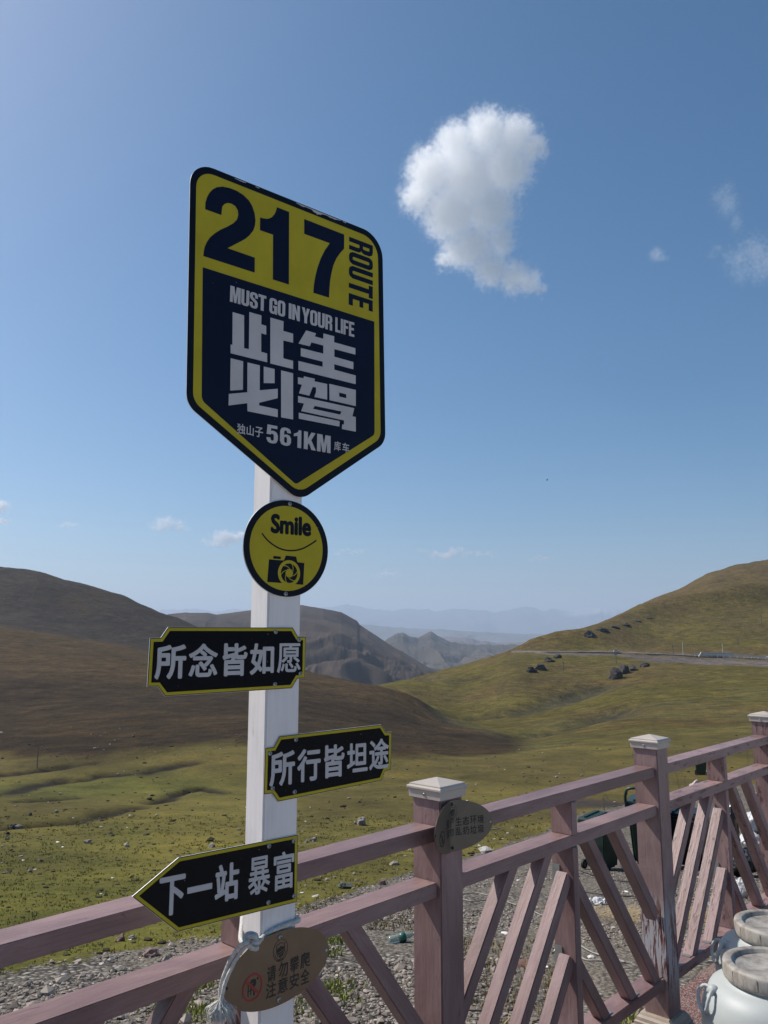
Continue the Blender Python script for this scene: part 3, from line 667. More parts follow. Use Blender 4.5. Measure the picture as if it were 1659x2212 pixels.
# short grass blades
def grass(name, n, gen, h0, mat, seed=1, blades=5):
    rs = np.random.RandomState(seed); X, Y, S = gen(rs, n); n = len(X); m = n * blades
    X = np.repeat(X, blades) + rs.normal(0, 1, m) * np.repeat(S, blades) * .5; Y = np.repeat(Y, blades) + rs.normal(0, 1, m) * np.repeat(S, blades) * .5; H = np.repeat(S, blades) * h0 * rs.uniform(.5, 1.2, m)
    z = zat(X, Y); th = rs.uniform(0, 6.28, m); w_ = H * .09 + .0006 * Y
    dx, dy = np.cos(th) * w_, np.sin(th) * w_; lx, ly = rs.normal(0, .45, m) * H, rs.normal(0, .45, m) * H
    P = np.stack([np.stack([X - dx, Y - dy, z - .01], -1), np.stack([X + dx, Y + dy, z - .01], -1), np.stack([X + lx, Y + ly, z + H], -1)], 1)
    o = np_mesh(name, P.reshape(-1, 3), np.arange(m * 3).reshape(-1, 3), mat, smooth=False)
    cc = np.repeat(np.clip(rs.normal(1, .25, (n, 1)), .4, 1.8), blades * 3, 0)
    a = o.data.attributes.new('Col', 'FLOAT_COLOR', 'POINT'); a.data.foreach_set('color', np.concatenate([cc, cc, cc, np.ones_like(cc)], 1).astype(np.float32).ravel()); return o
def gen_turf(rs, n):
    Y = np.exp(rs.uniform(math.log(4.5), math.log(26), n * 2)); X = rs.uniform(-.55, .55, n * 2) * Y
    k = (~isgravel(X, Y)); X, Y = X[k][:n], Y[k][:n]; return X, Y, rs.uniform(.02, .05, len(X)) * (.6 + Y / 14)
o = grass('turf_grass', 5000, gen_turf, 0.5, gravel_mat('turf blades', (0.20, 0.19, 0.045)), 4); tag(o, 'short green grass of the pasture', kind='stuff')
TC = [spot(*q) for q in [(715, 2035), (690, 2060), (716, 2135), (706, 2160), (560, 2120), (430, 2130), (470, 2100), (385, 2180), (600, 2190), (540, 2170), (440, 2190), (1060, 1840), (640, 2060), (1360, 2210)]]
def gen_tuft(rs, n):
    k = rs.randint(0, len(TC), n); c = np.array([(p.x, p.y) for p in TC])[k]; X = c[:, 0] + rs.normal(0, .09, n); Y = c[:, 1] + rs.normal(0, .09, n)
    b = beyond(X, Y); return X[b], Y[b], rs.uniform(.05, .09, b.sum())
o = grass('grass_tufts', 700, gen_tuft, 0.6, gravel_mat('tuft blades', (0.24, 0.27, 0.06)), 6); tag(o, 'green tufts growing through the gravel', kind='stuff')
def gen_dry(rs, n):
    Y = np.exp(rs.uniform(math.log(3.5), math.log(12), n * 2)); X = rs.uniform(-.5, .2, n * 2) * Y
    k = isgravel(X, Y) & beyond(X, Y) & (fbm(X * 1.1, Y * 1.1, 3, 33) > .15); X, Y = X[k][:n], Y[k][:n]; return X, Y, rs.uniform(.03, .06, len(X))
o = grass('dry_grass', 2600, gen_dry, 0.8, gravel_mat('dry blades', (0.26, 0.21, 0.11)), 9); tag(o, 'dry straw-coloured grass on the gravel', kind='stuff')

# ================================================================== FENCE
F = Vector((math.sin(.7559), math.cos(.7559), 0)); N = Vector((math.cos(.7559), -math.sin(.7559), 0)); C0 = Vector((.1644, 2.4305, 0))
# terrace: rubber floor up to the fence with a concrete kerb below
def FP(u, n, z=0.0): return C0 + F * u + N * n + Vector((0, 0, z))
def slab(name, u0, u1, n0, n1, z, mat):
    t_ = [FP(u0, n0, z), FP(u1, n0, z), FP(u1, n1, z), FP(u0, n1, z)]
    o = mesh_obj(name, [*t_, *[v - Vector((0, 0, 1.6)) for v in t_]], [(0, 1, 2, 3), (1, 0, 4, 5), (2, 1, 5, 6), (3, 2, 6, 7), (0, 3, 7, 4)], mat)
    bmn = bmesh.new(); bmn.from_mesh(o.data); bmesh.ops.recalc_face_normals(bmn, faces=bmn.faces[:]); bmn.to_mesh(o.data); bmn.free()
    return tag(o, kind='structure')
slab('terrace_floor', -30, 30, -.16, 1.7, 0, EPDM)
slab('added_bounce_yard', -30, 30, 1.702, 40, 0.002, simple('pale bounce paving', (0.42, 0.395, 0.36), 0.85, var=0.12, scale=1.5, bump=0.1))  # unseen paving, added pale so that it bounces light onto shaded faces
fence = empty('fence', C0, 'weathered mauve timber fence with cream-capped posts and slanting slats', 'fence')
UW = 0.105; PD = 0.108; BAY = 1.4436
def beam(name, p0, p1, wside, depth, side, mat, bev=0.003, parent=fence):
    """p0-p1 axis; wside measured across in the fence plane, depth along side"""
    ax = (p1 - p0); L = ax.length; z = ax.normalized(); y = side.normalized(); x = y.cross(z).normalized()
    bm = bmesh.new(); box_bm(bm, Vector((0, 0, L / 2)), (wside, depth, L))
    bmesh.ops.bevel(bm, geom=bm.edges[:], offset=bev, segments=2, affect='EDGES')
    o = bm_obj(name, bm, mat, parent)
    M = Matrix((x, y, z)).transposed().to_4x4(); M.translation = p0 - parent.location
    o.matrix_local = M; return o
def prism_ring(profile, sq, name, mat, parent):
    """stack of square rings: profile = [(half, z)], centred"""
    V = []; Fs = []
    for h, z in profile: V += [(-h, -h, z), (h, -h, z), (h, h, z), (-h, h, z)]
    for k in range(len(profile) - 1):
        for j in range(4): Fs.append((k * 4 + j, k * 4 + (j + 1) % 4, k * 4 + 4 + (j + 1) % 4, k * 4 + 4 + j))
    Fs.append(tuple(range(4 * len(profile) - 4, 4 * len(profile)))); Fs.append((3, 2, 1, 0))
    return mesh_obj(name, V, Fs, mat, parent)
ROT = math.atan2(F.y, F.x)
def screw(parent, loc, normal, r=0.005, mat=SCREW, slot=True):
    bm = bmesh.new(); seg = 14
    rings = [(r, 0), (r, r * .25), (r * .75, r * .55), (r * .35, r * .7)]
    vs = [[bm.verts.new((a * math.cos(6.2832 * k / seg), a * math.sin(6.2832 * k / seg), h)) for k in range(seg)] for a, h in rings]
    for i in range(len(rings) - 1):
        for k in range(seg): bm.faces.new((vs[i][k], vs[i][(k + 1) % seg], vs[i + 1][(k + 1) % seg], vs[i + 1][k]))
    bm.faces.new(vs[-1])
    o = bm_obj('screw', bm, mat, parent, True); q = normal.to_track_quat('Z', 'Y')
    o.rotation_euler = q.to_euler(); o.location = loc
    if slot:
        bm = bmesh.new(); box_bm(bm, Vector((0, 0, r * .72)), (r * 1.1, r * .22, r * .12)); box_bm(bm, Vector((0, 0, r * .721)), (r * .22, r * 1.1, r * .12))
        s = bm_obj('screw_slot', bm, SCREWD, o)
    return o
for j in range(-1, 4):
    u = BAY * j + UW / 2
    mat = WOODP if j == 1 else (WOODS if j > 1 else WOOD)
    post = beam('post', FP(u, -PD / 2, 0.0), FP(u, -PD / 2, 1.135), UW, PD, N, mat, 0.004)
    R4 = Matrix.Rotation(ROT, 4, 'Z')
    h = UW / 2 + .001
    cap = prism_ring([(h + .002, 1.119), (h + .007, 1.119), (h + .008, 1.142), (h + .0125, 1.145), (h + .0125, 1.150), (h + .011, 1.1525), (h + .0065, 1.154), (h + .006, 1.158), (h + .001, 1.1595), (.002, 1.173)], 1, 'cap', CREAM, fence)
    cap.matrix_local = Matrix.Translation(FP(u, -PD / 2) - C0) @ R4
    screw(cap, Vector((-h - .008, 0, 1.131)), Vector((-1, 0, 0)), .0045)
    bs = prism_ring([(h + .040, .0), (h + .040, .016), (h + .034, .020), (h + .034, .032), (h + .028, .036), (h + .026, .048), (h + .018, .056), (h + .014, .064), (h + .003, .066)], 1, 'base_moulding', MOULD, fence)
    bs.matrix_local = Matrix.Translation(FP(u, -PD / 2) - C0) @ R4
RW = .083; RIN = .013; RH = .041
SW = .045
def sl_pt(u, z): return FP(u, -.02 - SW / 2 - .002, z)
for j in range(-2, 3):
    u0 = BAY * j + UW + .0016; u1 = BAY * (j + 1) - .0016; uc = BAY * j + .766
    wm = WOODS if j >= 1 else WOOD
    nmid = -RIN - RW / 2
    for z1 in (1.0453, .8901, .2158):
        beam('rail', FP(u0, nmid, z1 - RH / 2), FP(u1, nmid, z1 - RH / 2), RW, RH, Vector((0, 0, 1)), wm, .002)
    # short upright under the top rail, in two pieces around the middle rail
    for z0, z1 in ((0.0, .2158 - RH - .0005), (.2163, .8901 - RH - .0005), (.8906, 1.0453 - RH - .0005)):
        if z0 < .2 and False: continue
        beam('upright', FP(uc, nmid + .0035, z0), FP(uc, nmid + .0035, z1), .038, RW + .003, N, wm, .002)
    k = .785; zb, zt = .2158, .8901 - RH
    for sgn in (1, -1):
        for ui in (.128, .341, .549, .764):
            # line u = ui + k (z - .5)   (mirrored for the right half)
            f = lambda z: ui + k * (z - .5)
            za = zb - .018; z2 = zt + .018
            if f(za) < UW - .01: za = .5 + (UW - .012 - ui) / k
            if f(z2) > .748: z2 = .5 + (.748 - ui) / k
            ua, ub = f(za), f(z2)
            if sgn < 0: ua, ub = 2 * .757 - ua, 2 * .757 - ub
            o = beam('slat', sl_pt(BAY * j + ua, za), sl_pt(BAY * j + ub, z2), SW, SW, N, wm, .003)
            # zinc bracket at the foot and at the head
            if za < .25:
                bm = bmesh.new(); box_bm(bm, Vector((0, 0, .0015)), (.072, .034, .003)); b = bm_obj('bracket', bm, STEEL, fence)
                uu = BAY * j + ua + sgn * .02
                b.matrix_local = Matrix.Translation(FP(uu - sgn * .02, -.02 - SW / 2, .2163) - C0) @ R4
            if ub is not None and z2 < zt - .01:
                bm = bmesh.new(); box_bm(bm, Vector((0, 0, 0)), (.003, .03, .07)); b = bm_obj('bracket', bm, STEEL, fence)
                b.matrix_local = Matrix.Translation(FP(BAY * j + uc - BAY * j - sgn * .0215, -.02 - SW - .012, z2 - .005) - C0) @ R4

# ================================================================== SIGN POST
TH = math.radians(51.3)
SDv = Vector((math.sin(TH), math.cos(TH), 0)); SN = Vector((math.cos(TH), -math.sin(TH), 0))
PC = Vector((-.24635, 1.69982, 0))
pole = empty('sign_post', PC, 'white painted square post standing in front of the fence, carrying the signs', 'post')
bm = bmesh.new(); W1, W2 = .083, .076
box_bm(bm, Vector((W1 / 2, W2 / 2, 1.235)), (W1, W2, 2.47)); bmesh.ops.bevel(bm, geom=[e for e in bm.edges if abs(e.verts[0].co.z - e.verts[1].co.z) > 1], offset=.004, segments=2, affect='EDGES')
shaft = bm_obj('shaft', bm, POLE, pole)
PM = Matrix((SDv, -SN, Vector((0, 0, 1)))).transposed().to_4x4()     # local x = along face, y = into the post, z = up
shaft.matrix_local = PM
bm = bmesh.new(); box_bm(bm, Vector((W1 / 2, W2 / 2, 2.476)), (W1 + .012, W2 + .012, .012)); o = bm_obj('top_plate', bm, POLE, pole); o.matrix_local = PM
bm = bmesh.new(); box_bm(bm, Vector((W1 / 2, W2 / 2, .006)), (W1 + .08, W2 + .08, .012)); o = bm_obj('foot_plate', bm, POLE, pole); o.matrix_local = PM

def fillet(P, R, n=8):
    out = []; L = len(P)
    for i in range(L):
        r = R[i] if isinstance(R, (list, tuple)) else R
        a, b, c = Vector(P[i - 1]), Vector(P[i]), Vector(P[(i + 1) % L])
        if r <= 0: out.append(tuple(b)); continue
        d1 = (a - b).normalized(); d2 = (c - b).normalized(); ang = d1.angle(d2); t = r / math.tan(ang / 2)
        p1 = b + d1 * t; p2 = b + d2 * t; bis = (d1 + d2).normalized(); ce = b + bis * (r / math.sin(ang / 2))
        v1 = p1 - ce; tot = v1.angle_signed(p2 - ce)
        for k in range(n + 1):
            th = -tot * k / n; out.append(tuple(ce + Vector((v1.x * math.cos(th) - v1.y * math.sin(th), v1.x * math.sin(th) + v1.y * math.cos(th)))))
    return out
def area(P): return sum(P[i - 1][0] * P[i][1] - P[i][0] * P[i - 1][1] for i in range(len(P))) / 2
def inset(P, d):
    s = 1 if area(P) > 0 else -1; out = []; L = len(P)
    for i in range(L):
        a, b, c = Vector(P[i - 1]), Vector(P[i]), Vector(P[(i + 1) % L])
        n1 = Vector((-(b - a).y, (b - a).x)).normalized() * s; n2 = Vector((-(c - b).y, (c - b).x)).normalized() * s
        m = (n1 + n2); m = m / max(m.length_squared, 1e-6) * 2; out.append(tuple(b + m * d))
    return out
def plate(name, polys, y0, y1, mat, parent, holes=(), warp=None, org=(0, 0)):
    """polys in mm (u, z) -> solid between depths y0 (back) and y1 (front), front faces the viewer side (-y)"""
    V = []; Fs = []
    for P in polys:
        rings = [P] + [h for h in holes]; flat = [q for r in rings for q in r]
        tris = tessellate_polygon([[Vector((q[0], q[1], 0)) for q in r] for r in rings])
        b = len(V); n = len(flat)
        V += [((q[0] - org[0]) / 1000, -y1, (q[1] - org[1]) / 1000) for q in flat] + [((q[0] - org[0]) / 1000, -y0, (q[1] - org[1]) / 1000) for q in flat]
        for t in tris:
            a_, b_, c_ = [Vector(flat[i]) for i in t]
            t = t if (b_ - a_).cross(c_ - a_) > 0 else t[::-1]
            Fs.append(tuple(b + i for i in t)); Fs.append(tuple(b + n + i for i in t[::-1]))
        k = 0
        for r in rings:
            m = len(r)
            for i in range(m): Fs.append((b + k + i, b + k + (i + 1) % m, b + n + k + (i + 1) % m, b + n + k + i))
            k += m
    if warp: V = [warp(Vector(v)) for v in V]
    o = mesh_obj(name, V, Fs, mat, parent)
    return o
BLK = {'U': ([(0,20),(3.7,20),(3.7,4),(4.3,3),(5.7,3),(6.3,4),(6.3,20),(10,20),(10,3),(8.5,.6),(6.5,0),(3.5,0),(1.5,.6),(0,3)], []),
 'M': ([(0,0),(0,20),(5,20),(6.5,9),(8,20),(13,20),(13,0),(9.6,0),(9.6,12.5),(7.9,0),(5.1,0),(3.4,12.5),(3.4,0)], []),
 'S': ([(10,13.2),(6.4,13.2),(6.4,16.2),(5.8,17.1),(4.3,17.1),(3.7,16.2),(3.7,14.2),(4.3,13.2),(8.6,10.2),(10,7.8),(10,3),(8.5,.6),(6.5,0),(3.5,0),(1.5,.6),(0,3),(0,7.2),(3.6,7.2),(3.6,4),(4.2,3),(5.8,3),(6.4,4),(6.4,6.6),(5.8,7.6),(1.5,10.6),(0,13),(0,17),(1.5,19.4),(3.5,20),(6.5,20),(8.5,19.4),(10,17)], []),
 'T': ([(0,20),(10,20),(10,16.6),(6.9,16.6),(6.9,0),(3.1,0),(3.1,16.6),(0,16.6)], []),
 'O': ([(3.5,20),(6.5,20),(8.5,19.4),(10,17),(10,3),(8.5,.6),(6.5,0),(3.5,0),(1.5,.6),(0,3),(0,17),(1.5,19.4)], [[(4.3,17),(3.7,16),(3.7,4),(4.3,3),(5.7,3),(6.3,4),(6.3,16),(5.7,17)]]),
 'G': ([(10,12.8),(6.4,12.8),(6.4,16),(5.8,17),(4.3,17),(3.7,16),(3.7,4),(4.3,3),(5.7,3),(6.3,4),(6.3,8),(5,8),(5,10.8),(10,10.8),(10,0),(7.6,0),(7.2,1),(6,0),(3.5,0),(1.5,.6),(0,3),(0,17),(1.5,19.4),(3.5,20),(6.5,20),(8.5,19.4),(10,17)], []),
 'I': ([(0,0),(0,20),(3.8,20),(3.8,0)], []),
 'N': ([(0,0),(0,20),(3.6,20),(6.6,10),(6.6,20),(10,20),(10,0),(6.6,0),(3.4,10.5),(3.4,0)], []),
 'Y': ([(0,20),(3.9,20),(5.5,12.5),(7.1,20),(11,20),(7.4,8),(7.4,0),(3.6,0),(3.6,8)], []),
 'R': ([(0,0),(0,20),(6,20),(8.5,19.4),(10,17),(10,12.5),(9.2,10.8),(8,10.2),(9.2,9.6),(10,8),(10,0),(6.5,0),(6.5,7.6),(5.9,8.6),(3.7,8.6),(3.7,0)], [[(3.7001,11.6),(5.8,11.6),(6.3,12.4),(6.3,16),(5.8,17),(3.7001,17)]]),
 'L': ([(0,0),(0,20),(3.7,20),(3.7,3.4),(8.5,3.4),(8.5,0)], []),
 'F': ([(0,0),(0,20),(8.8,20),(8.8,16.6),(3.7,16.6),(3.7,12),(8,12),(8,8.8),(3.7,8.8),(3.7,0)], []),
 'E': ([(0,0),(0,20),(9,20),(9,16.6),(3.7,16.6),(3.7,12),(8.4,12),(8.4,8.8),(3.7,8.8),(3.7,3.4),(9.2,3.4),(9.2,0)], []),
 'K': ([(0,0),(0,20),(3.6,20),(3.6,12),(7,20),(10.8,20),(6.9,11.2),(11.2,0),(7.2,0),(4.7,7.4),(3.6,5),(3.6,0)], []),
 '1': ([(7.6,20),(7.6,0),(4.1,0),(4.1,13.4),(0.6,12.2),(0.6,15.2),(3,16.4),(4.6,18),(5.2,20)], []),
 '5': ([(0,9.5),(0.6,20),(9.4,20),(9.4,16.6),(3.8,16.6),(3.6,13.2),(4.5,13.9),(6.8,13.9),(9,12.4),(10,9.5),(10,4.5),(8.8,1.2),(6.5,0),(3.5,0),(1.2,1.2),(0,4),(0,6),(3.4,6),(3.5,4.2),(4.2,3.1),(5.7,3.1),(6.4,4.4),(6.4,9.2),(5.7,10.5),(4.2,10.5),(3.4,9.5)], []),
 '6': ([(9.8,14.5),(6.4,14.5),(6.2,16),(5.6,17),(4.4,17),(3.7,15.6),(3.6,11.4),(4.6,12.4),(6.6,12.6),(8.8,11.6),(10,8.8),(10,4.2),(8.8,1.2),(6.5,0),(3.5,0),(1.2,1.2),(0,4.4),(0,15.6),(1.2,18.8),(3.5,20),(6.5,20),(8.8,18.8),(9.8,16.4)], [[(4.4,9.6),(3.7,8.6),(3.7,4.4),(4.4,3),(5.7,3),(6.4,4.2),(6.4,8.6),(5.7,9.6)]])}
def block_word(word, box, d0, d1, mat, parent, org, rot=False, gap=1.0, name='letter'):
    ws = [max(p[0] for p in BLK[c][0]) for c in word]; tot = sum(ws) + gap * (len(word) - 1); x = 0
    u0, u1, z0, z1 = box
    for c, w_ in zip(word, ws):
        def mp(p):
            a = (x + p[0]) / tot; b = p[1] / 20
            return (u0 + b * (u1 - u0), z1 - a * (z1 - z0)) if rot else (u0 + a * (u1 - u0), z0 + b * (z1 - z0))
        plate(name, [[mp(p) for p in BLK[c][0]]], d0, d1, mat, parent, holes=[[mp(p) for p in h] for h in BLK[c][1]], org=org)
        x += w_ + gap
def glyph_mesh(body):
    c = bpy.data.curves.new('lettering', 'FONT'); c.body = body; c.size = 1; c.resolution_u = 4
    o = bpy.data.objects.new('lettering', c); COL.objects.link(o)
    dg = bpy.context.evaluated_depsgraph_get(); dg.update()
    m = bpy.data.meshes.new_from_object(o.evaluated_get(dg))
    V = np.array([v.co[:2] for v in m.vertices]); Fs = [tuple(p.vertices) for p in m.polygons]
    bpy.data.objects.remove(o); bpy.data.curves.remove(c); bpy.data.meshes.remove(m)
    return V, Fs
GC = {}
def glyph(name, body, box, bold, depth, mat, parent, org, rot=False, warp=None, shear=0.0, smooth_fix=0):
    """one flat printed word or character, fitted to box (u0,u1,z0,z1) mm, emboldened by bold mm"""
    if body not in GC: GC[body] = glyph_mesh(body)
    V, Fs = GC[body]; V = V.copy()
    V -= V.min(0); V /= V.max(0)
    u0, u1, z0, z1 = box; u0 += bold; u1 -= bold; z0 += bold; z1 -= bold
    if rot: X = u0 + V[:, 1] * (u1 - u0); Zc = z1 - V[:, 0] * (z1 - z0)
    else: X = u0 + V[:, 0] * (u1 - u0); Zc = z0 + V[:, 1] * (z1 - z0)
    VV = []; FF = []; shifts = [(0, 0)] + ([(bold * math.cos(a), bold * math.sin(a)) for a in [k * math.pi / 4 for k in range(8)]] if bold > 0 else [])
    for k, (dx, dz) in enumerate(shifts):
        b = len(VV); d = depth + k * 2e-5
        VV += [((x + dx - org[0]) / 1000, -d, (z + dz - org[1]) / 1000) for x, z in zip(X, Zc)]
        for f in Fs:
            # front must face -y
            p = [VV[b + i] for i in f[:3]]; s = (p[1][0] - p[0][0]) * (p[2][2] - p[0][2]) - (p[2][0] - p[0][0]) * (p[1][2] - p[0][2])
            FF.append(tuple(b + i for i in (f if s > 0 else f[::-1])))
    if warp: VV = [warp(Vector(v)) for v in VV]
    return mesh_obj(name, VV, FF, mat, parent)
def sign_root(name, u, z, label, cat='sign', off=.0005, rz=None):
    p = PC + SDv * (u / 1000) + SN * off + Vector((0, 0, z / 1000))
    o = bpy.data.objects.new(name, None); o.empty_display_size = .05; COL.objects.link(o)
    M = PM.copy(); M.translation = p; o.matrix_world = M
    return tag(o, label, cat)
def sscrew(parent, u, z, org, d=.004, r=.0048, mat=SCREW):
    return screw(parent, Vector(((u - org[0]) / 1000, -d, (z - org[1]) / 1000)), Vector((0, -1, 0)), r, mat)

# ---- the shield-shaped route sign
O = (50, 2250); rs_ = sign_root('route_sign', *O, 'tall yellow and navy shield-shaped route 217 sign at the top of the post', off=.006)
outer = fillet([(-217, 2600), (305, 2597), (315, 2063), (71, 1893), (-205, 2064)], [52, 62, 45, 45, 45])
plate('panel', [outer], -.0025, 0, ALU, rs_, org=O)
plate('border', [inset(outer, -0.2)], .00005, .0004, BORDER, rs_, org=O)
yel = fillet([(-203, 2585), (290, 2582), (300, 2071), (70, 1911), (-191, 2073)], [40, 50, 36, 38, 36])
plate('yellow_field', [yel], .0005, .0007, YELLOW, rs_, org=O)
nav = fillet([(-180.5, 2367), (279.5, 2363.5), (281, 2077), (60, 1929), (-172, 2078)], [1, 1, 16, 10, 20])
plate('navy_field', [nav], .0007, .0010, NAVY, rs_, org=O)
TWO = [(-179.8, 2498.8), (-179.6, 2513.8), (-176.5, 2527.6), (-171.2, 2540.0), (-163.6, 2550.9), (-154.2, 2559.2), (-141.4, 2565.5), (-123.5, 2568.8), (-106.8, 2568.6), (-89.9, 2564.5), (-76.0, 2556.8), (-67.1, 2546.3), (-60.8, 2532.0), (-58.0, 2515.3), (-59.0, 2501.9), (-63.1, 2489.2), (-71.9, 2475.0), (-81.7, 2463.7), (-93.2, 2453.6), (-106.1, 2443.0), (-124.4, 2427.7), (-57.2, 2426.8), (-56.6, 2391.7), (-179.9, 2392.2), (-179.4, 2402.4), (-177.6, 2413.8), (-173.3, 2425.9), (-165.9, 2439.2), (-155.2, 2452.0), (-142.8, 2464.0), (-127.0, 2476.6), (-112.6, 2489.4), (-104.0, 2501.0), (-101.0, 2513.3), (-102.7, 2523.9), (-109.0, 2531.3), (-117.3, 2533.8), (-127.2, 2532.5), (-135.2, 2526.7), (-139.9, 2519.3), (-141.1, 2508.8), (-141.4, 2498.8)]
ONE = [(-3.7, 2566.3), (29.0, 2566.2), (32.0, 2389.3), (-10.1, 2389.3), (-12.2, 2496.2), (-46.0, 2495.9), (-46.6, 2526.3), (-38.8, 2526.7), (-26.6, 2529.8), (-16.2, 2537.3), (-8.6, 2548.9), (-5.3, 2558.4)]
SEV = [(70.5, 2563.0), (185.8, 2562.4), (186.1, 2525.9), (174.3, 2510.6), (163.5, 2493.6), (155.0, 2473.7), (149.3, 2451.3), (145.7, 2429.7), (144.0, 2408.7), (143.5, 2388.5), (98.8, 2388.2), (99.9, 2406.2), (103.2, 2427.4), (109.3, 2453.0), (118.5, 2479.6), (129.8, 2503.8), (144.0, 2526.2), (71.1, 2526.2)]
for P in (TWO, ONE, SEV): plate('digit', [P], .0008, .0011, NAVY, rs_, org=O)
block_word('ROUTE', (201, 274.5, 2387, 2562), .0007, .0010, NAVY, rs_, O, rot=True, gap=1.3)
for b, x in (('MUST', (-115, -26)), ('GO', (-17.5, 23.5)), ('IN', (32.8, 62.5)), ('YOUR', (68, 153)), ('LIFE', (162, 218))):
    block_word(b, (*x, 2308.5, 2345), .0010, .0013, WHITEF, rs_, O, gap=.8)
CI = [[(-107.7, 2286.2), (-80, 2286), (-77.8, 2212), (-66, 2212.6), (-67.4, 2297), (-37.2, 2297), (-37.2, 2276.3), (-24.6, 2276), (-24.1, 2255.8), (-36.8, 2256), (-35.6, 2213.5), (-20.6, 2213), (-20.0, 2193), (-109.5, 2193.5), (-110.1, 2213), (-105.9, 2213)], [(-14.4, 2298), (19.7, 2298), (19.5, 2275.3), (45.4, 2275), (45.8, 2253.6), (20, 2253), (21, 2211.2), (46.7, 2211), (47.1, 2192), (-12, 2192)]]
SH = [(80.6, 2291.6), (107.6, 2291), (104.3, 2282.6), (128.3, 2283), (128.4, 2296), (159.1, 2296.3), (158.9, 2281.6), (221.5, 2281.5), (221.6, 2265.5), (159.8, 2265), (160.1, 2246.3), (215.7, 2245.5), (215.8, 2227.5), (159.9, 2228), (160.4, 2214.5), (222.8, 2213.5), (222.9, 2192), (61.5, 2192.6), (61.1, 2213.9), (127.3, 2214.4), (127.2, 2227), (67.1, 2226.8), (66.7, 2246), (128.8, 2246.6), (128.5, 2266.5), (95.2, 2266.3), (90.9, 2255.8), (60.3, 2255.4)]
BI = [[(-109.1, 2182.4), (-79.2, 2182.1), (-77.8, 2118.7), (-107.8, 2111.3)], [(-68.6, 2181.9), (-38.2, 2181.8), (-37.0, 2125.7), (8.3, 2138.1), (8.8, 2116.7), (-37.5, 2097.5), (-37.4, 2091.6), (9.4, 2091.1), (9.8, 2073.4), (-65.4, 2073.7), (-66.3, 2091.3), (-110.5, 2078.0), (-110.7, 2103.2), (-67.0, 2115.3)], [(-28.3, 2181.5), (-0.8, 2181.5), (0.0, 2149.2), (-27.3, 2144.0)], [(16.0, 2182), (47.3, 2182), (49.5, 2075.1), (18.5, 2074.7)]]
JI = [[(76.3, 2181.0), (106.0, 2181.3), (105.0, 2175.0), (140.5, 2175.6), (141.0, 2138.2), (105.5, 2137.9), (109.8, 2150.7), (109.7, 2161.3), (100.7, 2160.8), (91.8, 2138.2), (63.7, 2138.5), (71.3, 2160.1), (60.7, 2159.9), (60.4, 2175.4), (75.7, 2176.0)], [(64.2, 2093.4), (177.0, 2093.1), (176.3, 2079.9), (64.5, 2079.6)]]
MA = [(61.6, 2131.8), (219.3, 2131.9), (213.9, 2111.0), (223.9, 2111.1), (224.1, 2075.3), (183.8, 2075.3), (184.5, 2086.2), (189.5, 2087.0), (189.5, 2096.9), (70.6, 2098.2), (77.5, 2117.1), (61.9, 2117.0)]
KO = [(146.6, 2177.4), (223.4, 2177.7), (223.7, 2137.9), (147.9, 2138.3)]
for ps in (CI, [SH], BI):
    cr_ = plate('character', ps[:1], .00105, .0013, WHITEF, rs_, org=O)
    for q_ in ps[1:]: plate('stroke', [q_], .00105, .0013, WHITEF, cr_, org=O)
ch = plate('character', JI[:1], .00105, .0013, WHITEF, rs_, org=O)
plate('stroke', JI[1:], .00105, .0013, WHITEF, ch, org=O)
plate('stroke', [KO], .00105, .0013, WHITEF, ch, holes=[[(175.1, 2161.8), (195.5, 2161.6), (195.6, 2152), (175.2, 2152.2)]], org=O)
plate('stroke', [MA], .00105, .0013, WHITEF, ch, holes=[[(107.0, 2117.0), (182.2, 2117.3), (178.4, 2109.1), (102.3, 2109.1)]], org=O)
block_word('561', (-17, 72, 2012.5, 2053), .0010, .0013, WHITEF, rs_, O, gap=2.0, name='digit')
block_word('KM', (79, 152, 2012.5, 2053), .0010, .0013, WHITEF, rs_, O, gap=1.2)
for b, x in (('独', (-89, -69)), ('山', (-66, -49)), ('子', (-46, -26)), ('库', (162, 181)), ('车', (185.5, 205.5))):
    glyph('character', b, (*x, 2021, 2043.5), .35, .0011, WHITEF, rs_, O)
# worn patches on the top edge where the film has peeled
rr = random.Random(3)
for u0, u1, t in ((48, 176, 9), (182, 192, 5), (-112, -84, 2.5), (-60, -50, 3)):
    m_ = 26; xs_ = [u0 + (u1 - u0) * k / m_ for k in range(m_ + 1)]
    top = [(x, 2597.4 - (x + 217) / 522 * 2) for x in xs_]
    bot = [(x, 2597 - (x + 217) / 522 * 2 - .6 - t * min(1, 3 * k / m_, 3 * (m_ - k) / m_) * rr.uniform(.35, 1.0) * (.55 + .45 * math.sin(x * .13))) for k, x in enumerate(xs_)][::-1]
    plate('peeled_patch', [top + bot], .0005, .00075, WHITEF, rs_, org=O)
bm = bmesh.new()
for zz in (2.33, 2.05): box_bm(bm, Vector((0.0, .006, zz - 2.25)), (.30, .007, .03))
bm_obj('mounting_strap', bm, STEEL, rs_)

